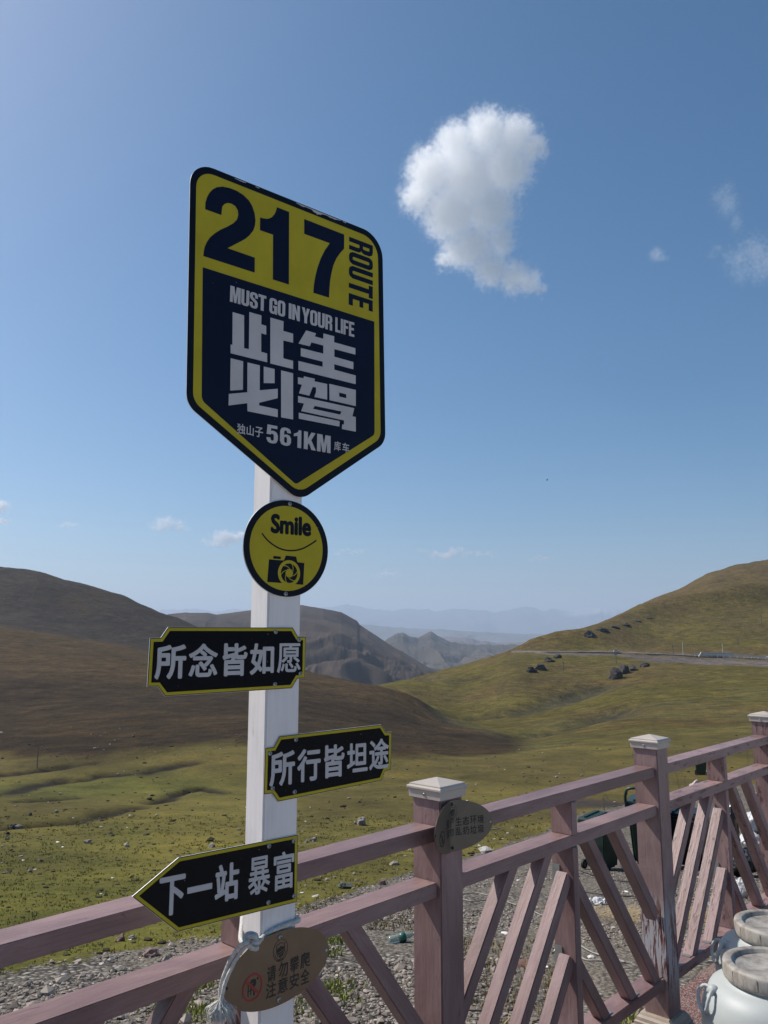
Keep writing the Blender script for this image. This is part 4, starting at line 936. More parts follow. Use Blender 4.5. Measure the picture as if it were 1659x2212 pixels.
# ---- round smile sign
O = (43, 1786); cs_ = sign_root('round_sign', *O, 'round yellow Smile sign with a camera symbol, below the route sign')
def circ(cx, cz, r, n=64, rz=None): return [(cx + r * math.cos(6.28318 * k / n), cz + (rz or r) * math.sin(6.28318 * k / n)) for k in range(n)]
plate('panel', [circ(43, 1786, 108, rz=106.2)], 0, .0025, ALU, cs_, org=O)
plate('border', [circ(43, 1786, 107.3, rz=105.5)], .0025, .0029, BORDER, cs_, org=O)
plate('yellow_field', [circ(43, 1786, 92.8)], .0029, .0031, YELLOW, cs_, org=O)
glyph('lettering', 'Smile', (0, 104.5, 1815.5, 1859), 2.5, .0032, BORDER, cs_, O)
arc = [(-21.0, 1813.6), (-14, 1806), (-6.7, 1799.5), (2, 1793.7), (10.3, 1789.2), (19, 1785.5), (27.4, 1783), (36, 1781.6), (44.7, 1781), (53.5, 1781.2), (62.0, 1782.2), (71, 1784), (79.5, 1786.6), (88.5, 1790.4), (97.2, 1795.1), (108, 1801.4), (118.7, 1808.8)]
up_, dn_ = [], []
for i, p in enumerate(arc):
    a, b = Vector(arc[max(i - 1, 0)]), Vector(arc[min(i + 1, len(arc) - 1)]); t = (b - a).normalized(); n = Vector((-t.y, t.x)) * 1.7
    up_.append(tuple(Vector(p) + n)); dn_.append(tuple(Vector(p) - n))
plate('smile_line', [dn_ + up_[::-1]], .0031, .0033, BORDER, cs_, org=O)
icon = plate('camera_symbol', [[(-2.3, 1759), (34.8, 1758.6), (39.7, 1769.7), (65.8, 1769), (69.5, 1757), (87.5, 1756), (85.3, 1708), (-5.4, 1710.6)], [(8.5, 1767), (27.1, 1766.6), (26.6, 1760.9), (8, 1761)]], .0031, .0033, BORDER, cs_, org=O)
plate('lens_ring', [circ(48.6, 1731.8, 28.2, 40)], .0033, .0034, YELLOW, icon, org=O)
plate('lens_iris', [circ(48.8, 1731.8, 21.2, 40)], .0034, .0035, BORDER, icon, org=O)
bl = []
for k in range(6):
    a = k * math.pi / 3 + .35; P = []
    for s in range(7):
        t = s / 6; r = 9.0 + 12.8 * t; th = a + 0.95 * t ** .8; P.append((48.8 + r * math.cos(th), 1731.8 + r * math.sin(th)))
    up_, dn_ = [], []
    for i, p in enumerate(P):
        A_, B_ = Vector(P[max(i - 1, 0)]), Vector(P[min(i + 1, 6)]); t = (B_ - A_).normalized(); n = Vector((-t.y, t.x)) * .8
        up_.append(tuple(Vector(p) + n)); dn_.append(tuple(Vector(p) - n))
    bl.append(dn_ + up_[::-1])
plate('iris_blades', bl + [circ(48.8, 1731.8, 10, 6)], .0035, .0036, YELLOW, icon, org=O)
sscrew(cs_, 47, 1884, O, .003); sscrew(cs_, 41, 1687, O, .003)

# ---- three text boards
def board(name, pts, O, label, chars, box, scr, bold, slope=0):
    r = sign_root(name, *O, label)
    plate('panel', [pts], 0, .0022, ALU, r, org=O)
    plate('black_edge', [inset(pts, .4)], .0022, .0024, BORDER, r, org=O)
    plate('yellow_border', [inset(pts, 1.8)], .0024, .0026, YELLOW, r, org=O)
    plate('black_field', [inset(pts, 7.5)], .0026, .0028, BLACKF, r, org=O)
    for c, b in zip(chars, box): glyph('character', c, b, bold[c] if isinstance(bold, dict) and c in bold else 1.9, .0029, WHITEF, r, O)
    for u, z in scr: sscrew(r, u, z, O, .0026)
    return r
B1 = [(-223, 1614.5), (61, 1615), (75, 1595.5), (95, 1595.5), (94.5, 1506.5), (75, 1506), (61, 1486.5), (-223.5, 1483), (-239, 1502), (-260, 1502.5), (-258.5, 1593.6), (-237, 1594)]
board('wish_board', B1[::-1], (-80, 1549), 'upper text board with notched corners reading 所念皆如愿, reaching left of the post', '所念皆如愿',
      [(-247, -183, 1515, 1581), (-178, -115, 1517, 1582.5), (-105, -48, 1516.5, 1582.5), (-42, 15.5, 1517.5, 1582), (23, 82, 1519.5, 1581.5)], [(17.8, 1605.7), (77.0, 1588.7), (81.8, 1516.8), (18.7, 1496.6)], {'愿': 1.0, '念': 1.7})
B2 = [(33, 1389.6), (305, 1395), (319.5, 1377), (336.5, 1376), (334, 1291.3), (317, 1290.1), (305, 1270), (32.4, 1258), (18.2, 1276), (-2, 1276.4), (-1.3, 1368.7), (19.3, 1368.8)]
board('journey_board', B2[::-1], (167, 1326), 'middle text board with notched corners reading 所行皆坦途, reaching right of the post', '所行皆坦途',
      [(10.4, 72, 1289, 1358.6), (77.4, 137.4, 1290.4, 1358.4), (145.8, 201, 1291.5, 1361.2), (207.4, 265.6, 1296.4, 1359.9), (269.7, 327.7, 1296, 1364)], [(73.2, 1379.4), (10.6, 1356.5), (18.3, 1286.2), (72.1, 1273.1)], {'途': 1.5, '坦': 1.6})
B3 = [(82.5, 1186.2), (83.5, 1053), (-180.4, 1051.8), (-270.6, 1131.1), (-183.0, 1184.2)]
board('arrow_board', B3[::-1], (-90, 1119), 'lowest text board, an arrow pointing left, reading 下一站 暴富', '下一站暴富',
      [(-219.6, -167.7, 1084, 1153.5), (-163.5, -111.9, 1115.5, 1126.5), (-106, -54, 1086.3, 1156.7), (-33.4, 17, 1085.9, 1157.4), (24.8, 74, 1083.7, 1157.8)], [(12.6, 1174), (71.9, 1174.5), (13.7, 1065.8), (75, 1066.5)], {'暴': 1.1, '富': 1.2, '一': 0.6})

# ---- oval notice plates
def smoothbend(s, a0, a1, r=.02):
    """integrate a direction that turns from a0 (s<0) to a1 (s>0)"""
    pass
def oval_plate(name, label, base, dirL, dirR, bend_at, mat, rows, a=.138, b=.070, emblem=(0, 0), ban=None, screwmat=SCREW):
    root = empty(name, base, label, 'sign')
    S = np.linspace(-.2, .2, 401); w_ = 1 / (1 + np.exp(-(S - bend_at) / .006)); ang = dirL + (dirR - dirL) * w_
    X = np.concatenate([[0], np.cumsum(np.sin((ang[1:] + ang[:-1]) / 2) * .001)]); Y = np.concatenate([[0], np.cumsum(np.cos((ang[1:] + ang[:-1]) / 2) * .001)])
    i0 = np.interp(bend_at, S, np.arange(401)); X -= np.interp(bend_at, S, X); Y -= np.interp(bend_at, S, Y)
    def warp(v):
        s = v.x; an = np.interp(s, S, ang); x = np.interp(s, S, X); y = np.interp(s, S, Y); d = -v.y
        return (x + math.cos(an) * d, y - math.sin(an) * d, v.z)
    # sheet as a grid fan so that it can bend
    V = []; Fs = []; nx = 48
    for k in range(nx + 1):
        s = a * math.cos(math.pi - math.pi * k / nx); h = b * math.sqrt(max(0, 1 - (s / a) ** 2)) + 1e-5
        for d in (.0006, -.0006):
            for z in (-h, h): V.append(warp(Vector((s, -d, z))))
    for k in range(nx):
        q = k * 4
        Fs += [(q, q + 4, q + 5, q + 1), (q + 2, q + 3, q + 7, q + 6), (q, q + 2, q + 6, q + 4), (q + 1, q + 5, q + 7, q + 3)]
    mesh_obj('plate', V, Fs, mat, root)
    for c, bx, bold in rows: glyph('character', c, bx, bold, .0009, INK, root, (0, 0), warp=warp)
    # emblem: ring, shield with mountains and road, small words
    ex, ez = emblem; n = 40
    def ell(rx, rz): return [(ex + rx * math.cos(6.28318 * k / n), ez + rz * math.sin(6.28318 * k / n)) for k in range(n)]
    plate('emblem_ring', [ell(19, 21)], .0006, .0009, INK, root, holes=[ell(18, 20)[::-1]], warp=warp)
    sh = [(ex - 11, ez + 12), (ex - 5, ez + 12.5), (ex, ez + 15), (ex + 5, ez + 12.5), (ex + 11, ez + 12), (ex + 11, ez - 3), (ex + 7, ez - 10), (ex, ez - 15), (ex - 7, ez - 10), (ex - 11, ez - 3)]
    em = plate('emblem_shield', [sh], .0006, .0009, INK, root, holes=[inset(sh, 1)[::-1]], warp=warp)
    plate('emblem_mountains', [[(ex - 9.6, ez + 2), (ex - 6, ez + 6), (ex - 4, ez + 4), (ex, ez + 8.5), (ex + 4, ez + 5), (ex + 6, ez + 7), (ex + 9.6, ez + 4), (ex + 9.6, ez + 1), (ex - 9, ez - 4)], [(ex - 8, ez - 5.2), (ex + 9.6, ez - 1), (ex + 9, ez - 3.4), (ex - 6, ez - 8)], [(ex - 5, ez - 9.5), (ex + 8.5, ez - 5.2), (ex + 6, ez - 9), (ex - 1, ez - 12.5)]], .0007, .001, INK, em, warp=warp)
    for sx in (-1, 1):
        lv = []
        for k in range(7):
            th = math.radians(200 + k * 12) if sx < 0 else math.radians(340 - k * 12); cx_, cz_ = ex + 15 * math.cos(th), ez + 17 * math.sin(th)
            if abs(cx_ - ex) > 8: lv.append([(cx_ - 1.6, cz_), (cx_, cz_ - 1.2), (cx_ + 1.6, cz_ + .4), (cx_, cz_ + 1.5)])
        if lv: plate('emblem_leaves', lv, .0006, .0009, INK, root, warp=warp)
    glyph('lettering', '独库公路', (ex - 7.5, ex + 7.5, ez - 19.6, ez - 15.6), .1, .0009, INK, root, (0, 0), warp=warp)
    if ban:
        bx, bz, br, redm = ban
        def rg(r): return [(bx + r * math.cos(6.28318 * k / 40), bz + r * math.sin(6.28318 * k / 40)) for k in range(40)]
        bs = plate('prohibition_ring', [rg(br)], .0007, .0011, redm, root, holes=[rg(br * .84)[::-1]], warp=warp)
        k_ = br / 24
        fig = [[(-11, -14), (-11, 7), (-9, 7), (-9, -14)], [(-5, -12), (-5, 4), (-3, 4), (-3, -12)], [(-11, 4), (-11, 5.5), (3, 5.5), (3, 4)], [(-11, -5), (-11, -3.5), (2, -3.5), (2, -5)], [(2, -15), (2, 0), (4, 0), (6, -15)], [(-9, 7), (-2, 14), (6, 13), (9, 6), (5, -1), (0, 2), (2, 8), (-6, 6)], [(9, 11), (12, 10), (14, 13), (11, 15)]] if redm is RED else \
              [[(-4, -16), (-2, -16), (0, -4), (-2, 8), (-4, 6)], [(0, -16), (3, -16), (2, -4), (0, -4)], [(-3, 8), (0, 14), (3, 8), (0, 6)], [(2, 4), (8, -2), (7, -4), (1, 1)]]
        plate('prohibition_figure', [[(bx + x * k_, bz + z * k_) for x, z in P] for P in fig], .0006, .0009, INK, bs, warp=warp)
        c_, s_ = .707 * br * .9, .707 * br * .9; w2 = br * .07
        plate('prohibition_bar', [[(bx - c_ - w2, bz + s_ - w2), (bx - c_ + w2, bz + s_ + w2), (bx + c_ + w2, bz - s_ + w2), (bx + c_ - w2, bz - s_ - w2)]], .0009, .0012, redm, bs, warp=warp)
    for u, z in ((0, b - .011), (0, -b + .011)):
        an = np.interp(u, S, ang); q = Vector(warp(Vector((u, -.0006, z)))); screw(root, q, Vector((math.cos(an), -math.sin(an), 0)), .005, screwmat)
    for u in (-a + .007, a - .007):
        an = np.interp(u, S, ang); q = Vector(warp(Vector((u, -.0006, 0)))); s = screw(root, q, Vector((math.cos(an), -math.sin(an), 0)), .003, SCREWD if u < 0 else WHITEF, False); s.name = 'rivet'
    return root
pc = PC + SDv * .083 + SN * .004
ctr = pc + F * (-.0465) + N * .001
m2 = lambda s0, s1, z0, z1: ((s0 + .0465) * 1000, (s1 + .0465) * 1000, (z0 - .9395) * 1000, (z1 - .9395) * 1000)
rows = [(c, m2(*bx), .45 if c != '攀' else .25) for c, bx in (('请', (-.0775, -.0548, .9205, .950)), ('勿', (-.0485, -.0235, .9205, .950)), ('攀', (-.0186, .0056, .9215, .951)), ('爬', (.0091, .0352, .9215, .951)),
        ('注', (-.0797, -.0538, .8912, .9195)), ('意', (-.0494, -.0236, .8912, .9195)), ('安', (-.019, .0063, .8905, .919)), ('全', (.0098, .0345, .8908, .919)))]
oval_plate('climbing_notice', 'bronze oval plate reading 请勿攀爬 注意安全, tied to the foot of the white post', ctr + Vector((0, 0, .9395)), .7559, .7559, 0, BRASS, rows, a=.1345, b=.069, emblem=(2.5, 33), ban=(-66, -16, 25, RED))
c2 = C0 + F * .0492 + N * .0035 + Vector((0, 0, 1.041))
T2 = lambda i, r: (-30 + i * 26.5 + (3 if i > 1 else 0), -30 + i * 26.5 + 23 + (3 if i > 1 else 0), (-1.5 if r == 0 else -30), (24 if r == 0 else -5.5))
rows = [(c, T2(i, 0), .35) for i, c in enumerate('爱护生态环境')] + [(c, T2(i, 1), .35) for i, c in enumerate('请勿乱扔垃圾')]
rows = [(c, (bx[0] * .95 - 12, bx[1] * .95 - 12, bx[2] * .95, bx[3] * .95), b_) for c, bx, b_ in rows]
oval_plate('litter_notice', 'dark steel oval plate reading 爱护生态环境 请勿乱扔垃圾, bent on the capped fence post', c2, math.radians(24), math.radians(67), .000, STEELP, rows, a=.140, b=.0725, emblem=(1, 40), ban=(-78, -20, 22, INK), screwmat=SCREWD)

# ---- rope
def tube(pts, r, seg=8, sub=6, twist=0.0):
    P = [Vector(p) for p in pts]; Q = []
    for i in range(len(P) - 1):
        p0, p1, p2, p3 = P[max(i - 1, 0)], P[i], P[i + 1], P[min(i + 2, len(P) - 1)]
        for k in range(sub):
            t = k / sub; Q.append(.5 * ((2 * p1) + (p2 - p0) * t + (2 * p0 - 5 * p1 + 4 * p2 - p3) * t * t + (3 * p1 - p0 - 3 * p2 + p3) * t ** 3))
    Q.append(P[-1]); V = []; Fs = []; nrm = None
    for i, q in enumerate(Q):
        t = (Q[min(i + 1, len(Q) - 1)] - Q[max(i - 1, 0)]).normalized()
        if nrm is None: nrm = t.orthogonal().normalized()
        nrm = (nrm - t * nrm.dot(t)).normalized(); b = t.cross(nrm)
        for k in range(seg):
            th = 6.28318 * k / seg; rr_ = r * (1 + .10 * math.sin(3 * th + i * 1.3)); V.append(q + (nrm * math.cos(th) + b * math.sin(th)) * rr_)
    for i in range(len(Q) - 1):
        for k in range(seg): Fs.append((i * seg + k, i * seg + (k + 1) % seg, (i + 1) * seg + (k + 1) % seg, (i + 1) * seg + k))
    return V, Fs
def tube_obj(name, pts, r, mat, parent=None, **kw):
    V, Fs = tube(pts, r, **kw)
    if parent is not None: V = [v - parent.location for v in V]
    return mesh_obj(name, V, Fs, mat, parent, True)
def PP(u, n, z): return PC + SDv * u + SN * n + Vector((0, 0, z))      # post coordinates
rope = empty('rope', PP(-.01, .01, .98), 'white cotton rope knotted round the white post and the upright behind it', 'rope')
UPc = FP(-BAY + .766, -RIN - RW / 2, 0)
bl_ = UPc - F * .027 - N * .047; fl_ = UPc - F * .027 + N * .05
tube_obj('loop', [UPc + F * .03 - N * .05 + Vector((0, 0, 1.0)), bl_ + Vector((0, 0, .999)), bl_.lerp(fl_, .5) + Vector((0, 0, .985)), fl_ + Vector((0, 0, .988)), at(520, 2030, 1.70), at(541, 2033, 1.640), at(556, 2036, 1.632), PP(.002, .0060, 1.004), PP(.020, .0055, 1.010), PP(.045, .0052, 1.014), PP(.080, .0055, 1.017), PP(.089, -.004, 1.018), PP(.090, -.05, 1.016), UPc + F * .035 + N * .05 + Vector((0, 0, 1.005))], .0048, ROPE, rope)
kc = at(543, 2034, 1.632)
kn = empty_knot = mesh_obj('knot', *tube([kc + Vector((.010 * math.cos(t * 1.9) - .003 * math.sin(t), .006 * math.sin(t * 1.9), .012 * math.sin(t * 1.3 + .5))) - rope.location for t in np.linspace(0, 7.5, 22)], .0048, sub=3), ROPE, rope, True)
tl = [(541, 2035), (522, 2041), (503, 2064), (488, 2095), (477, 2130), (474, 2168)]
tube_obj('tail', [at(x, y, 1.585 + .0004 * (541 - x)) for x, y in tl], .0037, ROPE, rope)
tl2 = [(546, 2041), (530, 2046), (514, 2066), (500, 2092), (487, 2122), (478, 2160)]
tube_obj('tail', [at(x, y, 1.600) for x, y in tl2], .0036, ROPE, rope)
tb = at(476, 2166, 1.60); V = []; Fs = []; rr = random.Random(9)
for k in range(520):
    a = rr.uniform(0, 6.28); sp = rr.uniform(0, 1) ** .6 * .030; L = rr.uniform(.018, .042); r0 = rr.uniform(0, .006)
    p0 = tb + Vector((math.cos(a) * r0, math.sin(a) * r0, rr.uniform(-.004, .006))); p1 = p0 + Vector((math.cos(a) * sp * .8, math.sin(a) * sp * .5, -L * .45)); p2 = p0 + Vector((math.cos(a + .3) * sp, math.sin(a + .3) * sp * .6, -L))
    w_ = Vector((math.sin(a), -math.cos(a), 0)) * .0007; b = len(V)
    V += [p0 - w_, p0 + w_, p1 - w_, p1 + w_, p2]; Fs += [(b, b + 1, b + 3, b + 2), (b + 2, b + 3, b + 4)]
o = mesh_obj('tassel', [v - rope.location for v in V], Fs, ROPE, rope); o['kind'] = 'stuff'

# ================================================================== BARRELS
def lathe(name, prof, mat, parent=None, seg=64, smooth=True):
    V = []; Fs = []
    for r, z in prof:
        for k in range(seg): V.append((r * math.cos(6.28318 * k / seg), r * math.sin(6.28318 * k / seg), z))
    for i in range(len(prof) - 1):
        for k in range(seg): Fs.append((i * seg + k, i * seg + (k + 1) % seg, (i + 1) * seg + (k + 1) % seg, (i + 1) * seg + k))
    if prof[0][0] < .02: pass
    Fs.append(tuple(range(seg))[::-1])
    if prof[-1][0] < 1e-3 or True: Fs.append(tuple(range((len(prof) - 1) * seg, len(prof) * seg)))
    o = mesh_obj(name, V, Fs, mat, parent, smooth)
    return o
def barrel(loc, label, rz):
    b = empty('plastic_barrel', loc, label, 'barrel', 'white plastic barrels on the red floor', rz)
    lathe('body', [(.17, .0), (.195, .012), (.207, .04), (.212, .12), (.214, .24), (.214, .34), (.213, .43), (.209, .468), (.198, .502), (.180, .527), (.156, .541), (.133, .547), (.131, .575)], PLASTW, b)
    lid = lathe('lid', [(.139, .553), (.1425, .556), (.1435, .565), (.1435, .592), (.141, .599), (.136, .6015), (.119, .6015), (.115, .599), (.113, .590), (.110, .588), (.02, .590)], LID, b)
    for k in range(11):
        a = k * 6.28318 / 11; bm = bmesh.new(); box_bm(bm, Vector((.1432, 0, .578)), (.003, .0022, .030)); o = bm_obj('rib', bm, LID, lid); o.rotation_euler = (0, 0, a)
    for a in (math.radians(180), math.radians(0)):
        h = bpy.data.objects.new('handle', None)
        c, s = math.cos(a), math.sin(a)
        def L(r, t, z): return Vector((r * c - t * s, r * s + t * c, z))
        V, Fs = tube([L(.188, -.010, .525), L(.200, -.026, .526), L(.214, -.038, .508), L(.220, -.034, .480), L(.220, -.012, .464), L(.220, .012, .464), L(.220, .034, .480), L(.214, .038, .508), L(.200, .026, .526), L(.188, .010, .525)], .0055)
        ho = mesh_obj('handle', V, Fs, PLASTW, b, True)
        bm = bmesh.new(); bmesh.ops.create_uvsphere(bm, u_segments=14, v_segments=8, radius=.018, matrix=Matrix.Translation(L(.184, 0, .520))); bm_obj('handle_boss', bm, PLASTW, b, True)
    return b
barrel((1.194, 2.628, 0), 'nearer white plastic barrel with a dirty screw lid, at the bottom right corner', math.radians(-2))
barrel((1.383, 2.979, 0), 'farther white plastic barrel, behind the nearer one beside the fence', math.radians(-8))

# ================================================================== BINS AND RUBBISH
BING = simple('dark green bin plastic', (0.016, 0.038, 0.030), 0.42, var=.25, scale=5, bump=.05)
BINB = simple('black bin plastic', (0.012, 0.014, 0.014), 0.35, var=.25, scale=5, bump=.05)
RUB = simple('black rubber', (.015, .015, .015), .7)
BLUEP = simple('pale blue plastic', (.25, .45, .55), .4)
def wheelie(px_, py_, hpx, rz, label, mat, lid_open=0.0, wide=1.0, hts=None):
    p = spot(px_, py_); s = hpx / 1718 * p.y / 1.05
    b = empty('wheelie_bin', p, label, 'bin', 'wheeled rubbish bins behind the fence', rz); 
    W, D, H = .58 * wide * s, .68 * s, .95 * s
    bm = bmesh.new(); box_bm(bm, Vector((0, 0, .06 * s + H / 2)), (W * .78, D * .72, H)); 
    for v in bm.verts:
        if v.co.z > H / 2: v.co.x *= 1.28; v.co.y *= 1.35
    bmesh.ops.bevel(bm, geom=bm.edges[:], offset=.05 * s, segments=3, affect='EDGES'); bm_obj('body', bm, mat, b)
    bm = bmesh.new(); box_bm(bm, Vector((0, 0, H + .045 * s)), (W * 1.06, D * 1.04, .06 * s)); bmesh.ops.bevel(bm, geom=bm.edges[:], offset=.012 * s, segments=2, affect='EDGES'); bm_obj('rim', bm, mat, b)
    bm = bmesh.new(); box_bm(bm, Vector((0, -D * .5, .03 * s)), (W * 1.08, D * 1.06, .05 * s), 0, .93); bmesh.ops.bevel(bm, geom=bm.edges[:], offset=.015 * s, segments=2, affect='EDGES')
    lid = bm_obj('lid', bm, mat, b); lid.location = (0, D * .5, H + .08 * s); lid.rotation_euler = (-lid_open, 0, 0)
    for k in range(3):
        bm = bmesh.new(); box_bm(bm, Vector(((k - 1) * W * .3, -D * .5, .065 * s)), (.05 * s, D * .8, .03 * s)); bmesh.ops.bevel(bm, geom=bm.edges[:], offset=.008 * s, segments=2, affect='EDGES'); bm_obj('rib', bm, mat, lid)
    V, Fs = tube([(-W * .48, D * .5, H), (-W * .48, D * .64, H + .03 * s), (-W * .4, D * .68, H + .04 * s), (W * .4, D * .68, H + .04 * s), (W * .48, D * .64, H + .03 * s), (W * .48, D * .5, H)], .017 * s)
    mesh_obj('handle', V, Fs, mat, b, True)
    for sx in (-1, 1):
        bm = bmesh.new(); bmesh.ops.create_cone(bm, cap_ends=True, segments=20, radius1=.1 * s, radius2=.1 * s, depth=.045 * s, matrix=Matrix.Translation((sx * W * .42, D * .36, .1 * s)) @ Matrix.Rotation(math.pi / 2, 4, 'Y'))
        wh = bm_obj('wheel', bm, RUB, b)
        bm = bmesh.new(); bmesh.ops.create_cone(bm, cap_ends=True, segments=16, radius1=.055 * s, radius2=.05 * s, depth=.055 * s, matrix=Matrix.Translation((sx * W * .42, D * .36, .1 * s)) @ Matrix.Rotation(math.pi / 2, 4, 'Y'))
        bm_obj('hub', bm, simple('grey hub', (.1, .1, .1)), wh)
    return b, s, W, D, H
wheelie(1300, 1878, 98, 2.3, 'dark green wheeled bin with a ribbed lid, through the slats left of the second post', BING, 0.10, 1.15)
b_, s_, W_, D_, H_ = wheelie(1408, 1872, 128, 2.7, 'tall dark green wheeled bin behind the second capped post, lid thrown back', BING, 0.0, 1.1)
V, Fs = tube([(-W_ * .5, D_ * .5, H_ + .05), (-W_ * .5, D_ * .55, H_ + .24 * s_), (-W_ * .35, D_ * .58, H_ + .36 * s_), (W_ * .35, D_ * .58, H_ + .36 * s_), (W_ * .5, D_ * .55, H_ + .24 * s_), (W_ * .5, D_ * .5, H_ + .05)], .024 * s_)
mesh_obj('hoop', V, Fs, BING, b_, True)
b_, s_, W_, D_, H_ = wheelie(1492, 1872, 104, 2.5, 'black wheeled bin, through the slats right of the second post', BINB, 0.06, 1.25)
bm = bmesh.new(); box_bm(bm, Vector((W_ * .12, D_ * .485, H_ * .72)), (.13 * s_, .02, .1 * s_)); lb = bm_obj('label', bm, simple('gold label', (.35, .25, .06)), b_)
wheelie(1515, 1673, 38, 1.2, 'farthest dark green bin, small under the top rail by the middle upright', BING, .1, 1.5)
wheelie(1462, 1800, 62, 2.2, 'dark green bin half hidden behind the middle rail, its lid catching light', BING, .1, 1.5)

WHITEB = simple('white plastic bag', (.62, .62, .62), .45, var=.12, scale=3, bump=.2)
BLACKB = simple('black rubbish bag', (.018, .018, .020), .3, var=.2, scale=3, bump=.3)
PINKB = simple('pale pink cloth', (.50, .40, .37), .8, var=.2, scale=4)
def bag(px_, py_, wpx, hpx, label, mat, seed, grp, name='rubbish_bag', Yo=None):
    p = spot(px_, py_); sw = wpx / 1718 * p.y; sh = hpx / 1718 * p.y; rnd = random.Random(seed)
    bm = bmesh.new(); bmesh.ops.create_icosphere(bm, subdivisions=4, radius=.5)
    pl = [(Vector((rnd.gauss(0, 1), rnd.gauss(0, 1), rnd.gauss(0, .8))).normalized(), rnd.uniform(.30, .46)) for _ in range(26)]
    from mathutils import noise as mn
    for v in bm.verts:
        d = 0
        for n, dd in pl:
            k = v.co.dot(n) - dd
            if k > 0: v.co -= n * k * .8
        nn = mn.fractal(v.co * 5 + Vector((seed, 0, 0)), .8, 2, 4)
        v.co *= 1 + .16 * nn
        if v.co.z > .32: v.co.x *= .75; v.co.y *= .75; v.co.z *= 1.15
    o = bm_obj(name, bm, mat, None, False); o.scale = (sw, sw * .9, sh); o.location = (p.x, p.y, p.z + sh * .42); o.rotation_euler = (0, 0, rnd.uniform(0, 6))
    return tag(o, label, 'bag', grp)
bag(1630, 1800, 50, 46, 'white bag, topmost of the pile at the right edge behind the slats', WHITEB, 1, 'white rubbish bags')
bag(1620, 1835, 52, 40, 'crumpled white bag in the middle of the pile at the right edge', WHITEB, 2, 'white rubbish bags')
bag(1605, 1940, 30, 46, 'upright white bag alone on the ground beside the farther barrel', WHITEB, 3, 'white rubbish bags')
bag(1496, 1890, 22, 24, 'small white bag on the ground below the black bin', WHITEB, 4, 'white rubbish bags')
bag(1646, 1760, 40, 60, 'white bag beside the third capped post at the edge of the frame', WHITEB, 5, 'white rubbish bags')
bag(1502, 1716, 34, 30, 'pale pinkish cloth bag heaped above the middle rail', PINKB, 6, None)
bag(1572, 1850, 70, 120, 'tall black rubbish bag behind the slats of the last bay', BLACKB, 7, 'black rubbish bags')
bag(1604, 1893, 84, 62, 'flat black bag on the ground in front of the white bags', BLACKB, 8, 'black rubbish bags')
bag(1470, 1740, 44, 26, 'dark bag spread on the turf above the middle rail', BLACKB, 9, 'black rubbish bags')
bag(1548, 1878, 50, 46, 'black bag lying right of the black bin', BLACKB, 10, 'black rubbish bags')
# bottles
def glassy(name, c, r=.12, tr=.7):
    M = MT(name, r); M.b.inputs['Transmission Weight'].default_value = tr; M.col(c); return M.m
def bottle(px_, py_, lpx, ang, label, mat, band=None, tilt=1.45):
    p = spot(px_, py_); L = lpx / 1718 * p.y; r = L * .15
    b = empty('bottle', p + Vector((0, 0, r * 1.05)), label, 'bottle'); b.rotation_euler = (0, tilt, ang)
    o = lathe('body', [(r * .5, -L * .5), (r * .95, -L * .48), (r, -L * .43), (r * .93, -L * .2), (r, -L * .05), (r, L * .15), (r * .8, L * .28), (r * .35, L * .40), (r * .3, L * .46)], mat, b, 24)
    lathe('bottle_cap', [(r * .38, L * .455), (r * .38, L * .50)], WHITEF, b, 16)
    if band: lathe('wrapper', [(r * 1.03, -L * .10), (r * 1.03, L * .12)], band, b, 24)
    return b
BCLR = glassy('clear pale green plastic', (.55, .68, .62))
bottle(868, 2036, 58, math.radians(20), 'crushed clear plastic bottle with a green wrapper on the gravel left of the nearer post', BCLR, simple('green wrapper', (.03, .14, .10), .35))
bottle(1538, 1965, 30, 1.9, 'clear bottle with a blue wrapper between the slats near the farther barrel', BCLR, simple('blue wrapper', (.12, .2, .42), .4), 1.2)
bottle(1530, 1700 - 30, 17, .3, 'pale blue bottle on the turf left of the farthest bin', BLUEP)
bottle(1528, 2012, 26, .9, 'bright green bottle on the ground behind the bottom rail', glassy('green bottle', (.12, .55, .12)))
# curved rusty tile
p = spot(1131, 2085); n = 12; V = []; Fs = []
for k in range(n + 1):
    a = math.pi * (k / n - .5) * .85
    for r_ in (.062, .054):
        for t in (-.075, .075): V.append((math.sin(a) * r_ * 1.2, t, math.cos(a) * r_ * .5 - .02))
for k in range(n):
    q = k * 4; Fs += [(q, q + 4, q + 5, q + 1), (q + 2, q + 3, q + 7, q + 6), (q, q + 2, q + 6, q + 4), (q + 1, q + 5, q + 7, q + 3)]
Fs += [(0, 1, 3, 2), (n * 4, n * 4 + 2, n * 4 + 3, n * 4 + 1)]
o = mesh_obj('broken_tile', V, Fs, simple('rusty clay', (.17, .085, .065), .8, var=.35, scale=30, bump=.3)); o.location = p + Vector((0, 0, .02)); o.rotation_euler = (0, 0, 1.7)
tag(o, 'curved piece of rusty clay tile on the dirt behind the slats', 'tile')
# plastic sheet
def crumple(px_, py_, wpx, label, mat, seed):
    p = spot(px_, py_); s = wpx / 1718 * p.y; n = 12; rs2 = np.random.RandomState(seed); g = np.linspace(-.5, .5, n)
    V = [(x * s, y * s * .6, abs(float(vnoise(np.array(x * 5 + seed), np.array(y * 5), seed))) * s * .45 + .01) for x in g for y in g]
    Fs = [(i * n + j, (i + 1) * n + j, (i + 1) * n + j + 1, i * n + j + 1) for i in range(n - 1) for j in range(n - 1)]
    o = mesh_obj('plastic_sheet', V, Fs, mat, None); o.location = p; o.rotation_euler = (0, 0, seed); return tag(o, label, 'plastic sheet')
crumple(1292, 1955, 34, 'crumpled white plastic scrap on the dirt between the slats', WHITEB, 3)
crumple(1052, 1790, 20, 'pale plastic strip on the turf right of the oval plate', WHITEB, 5)
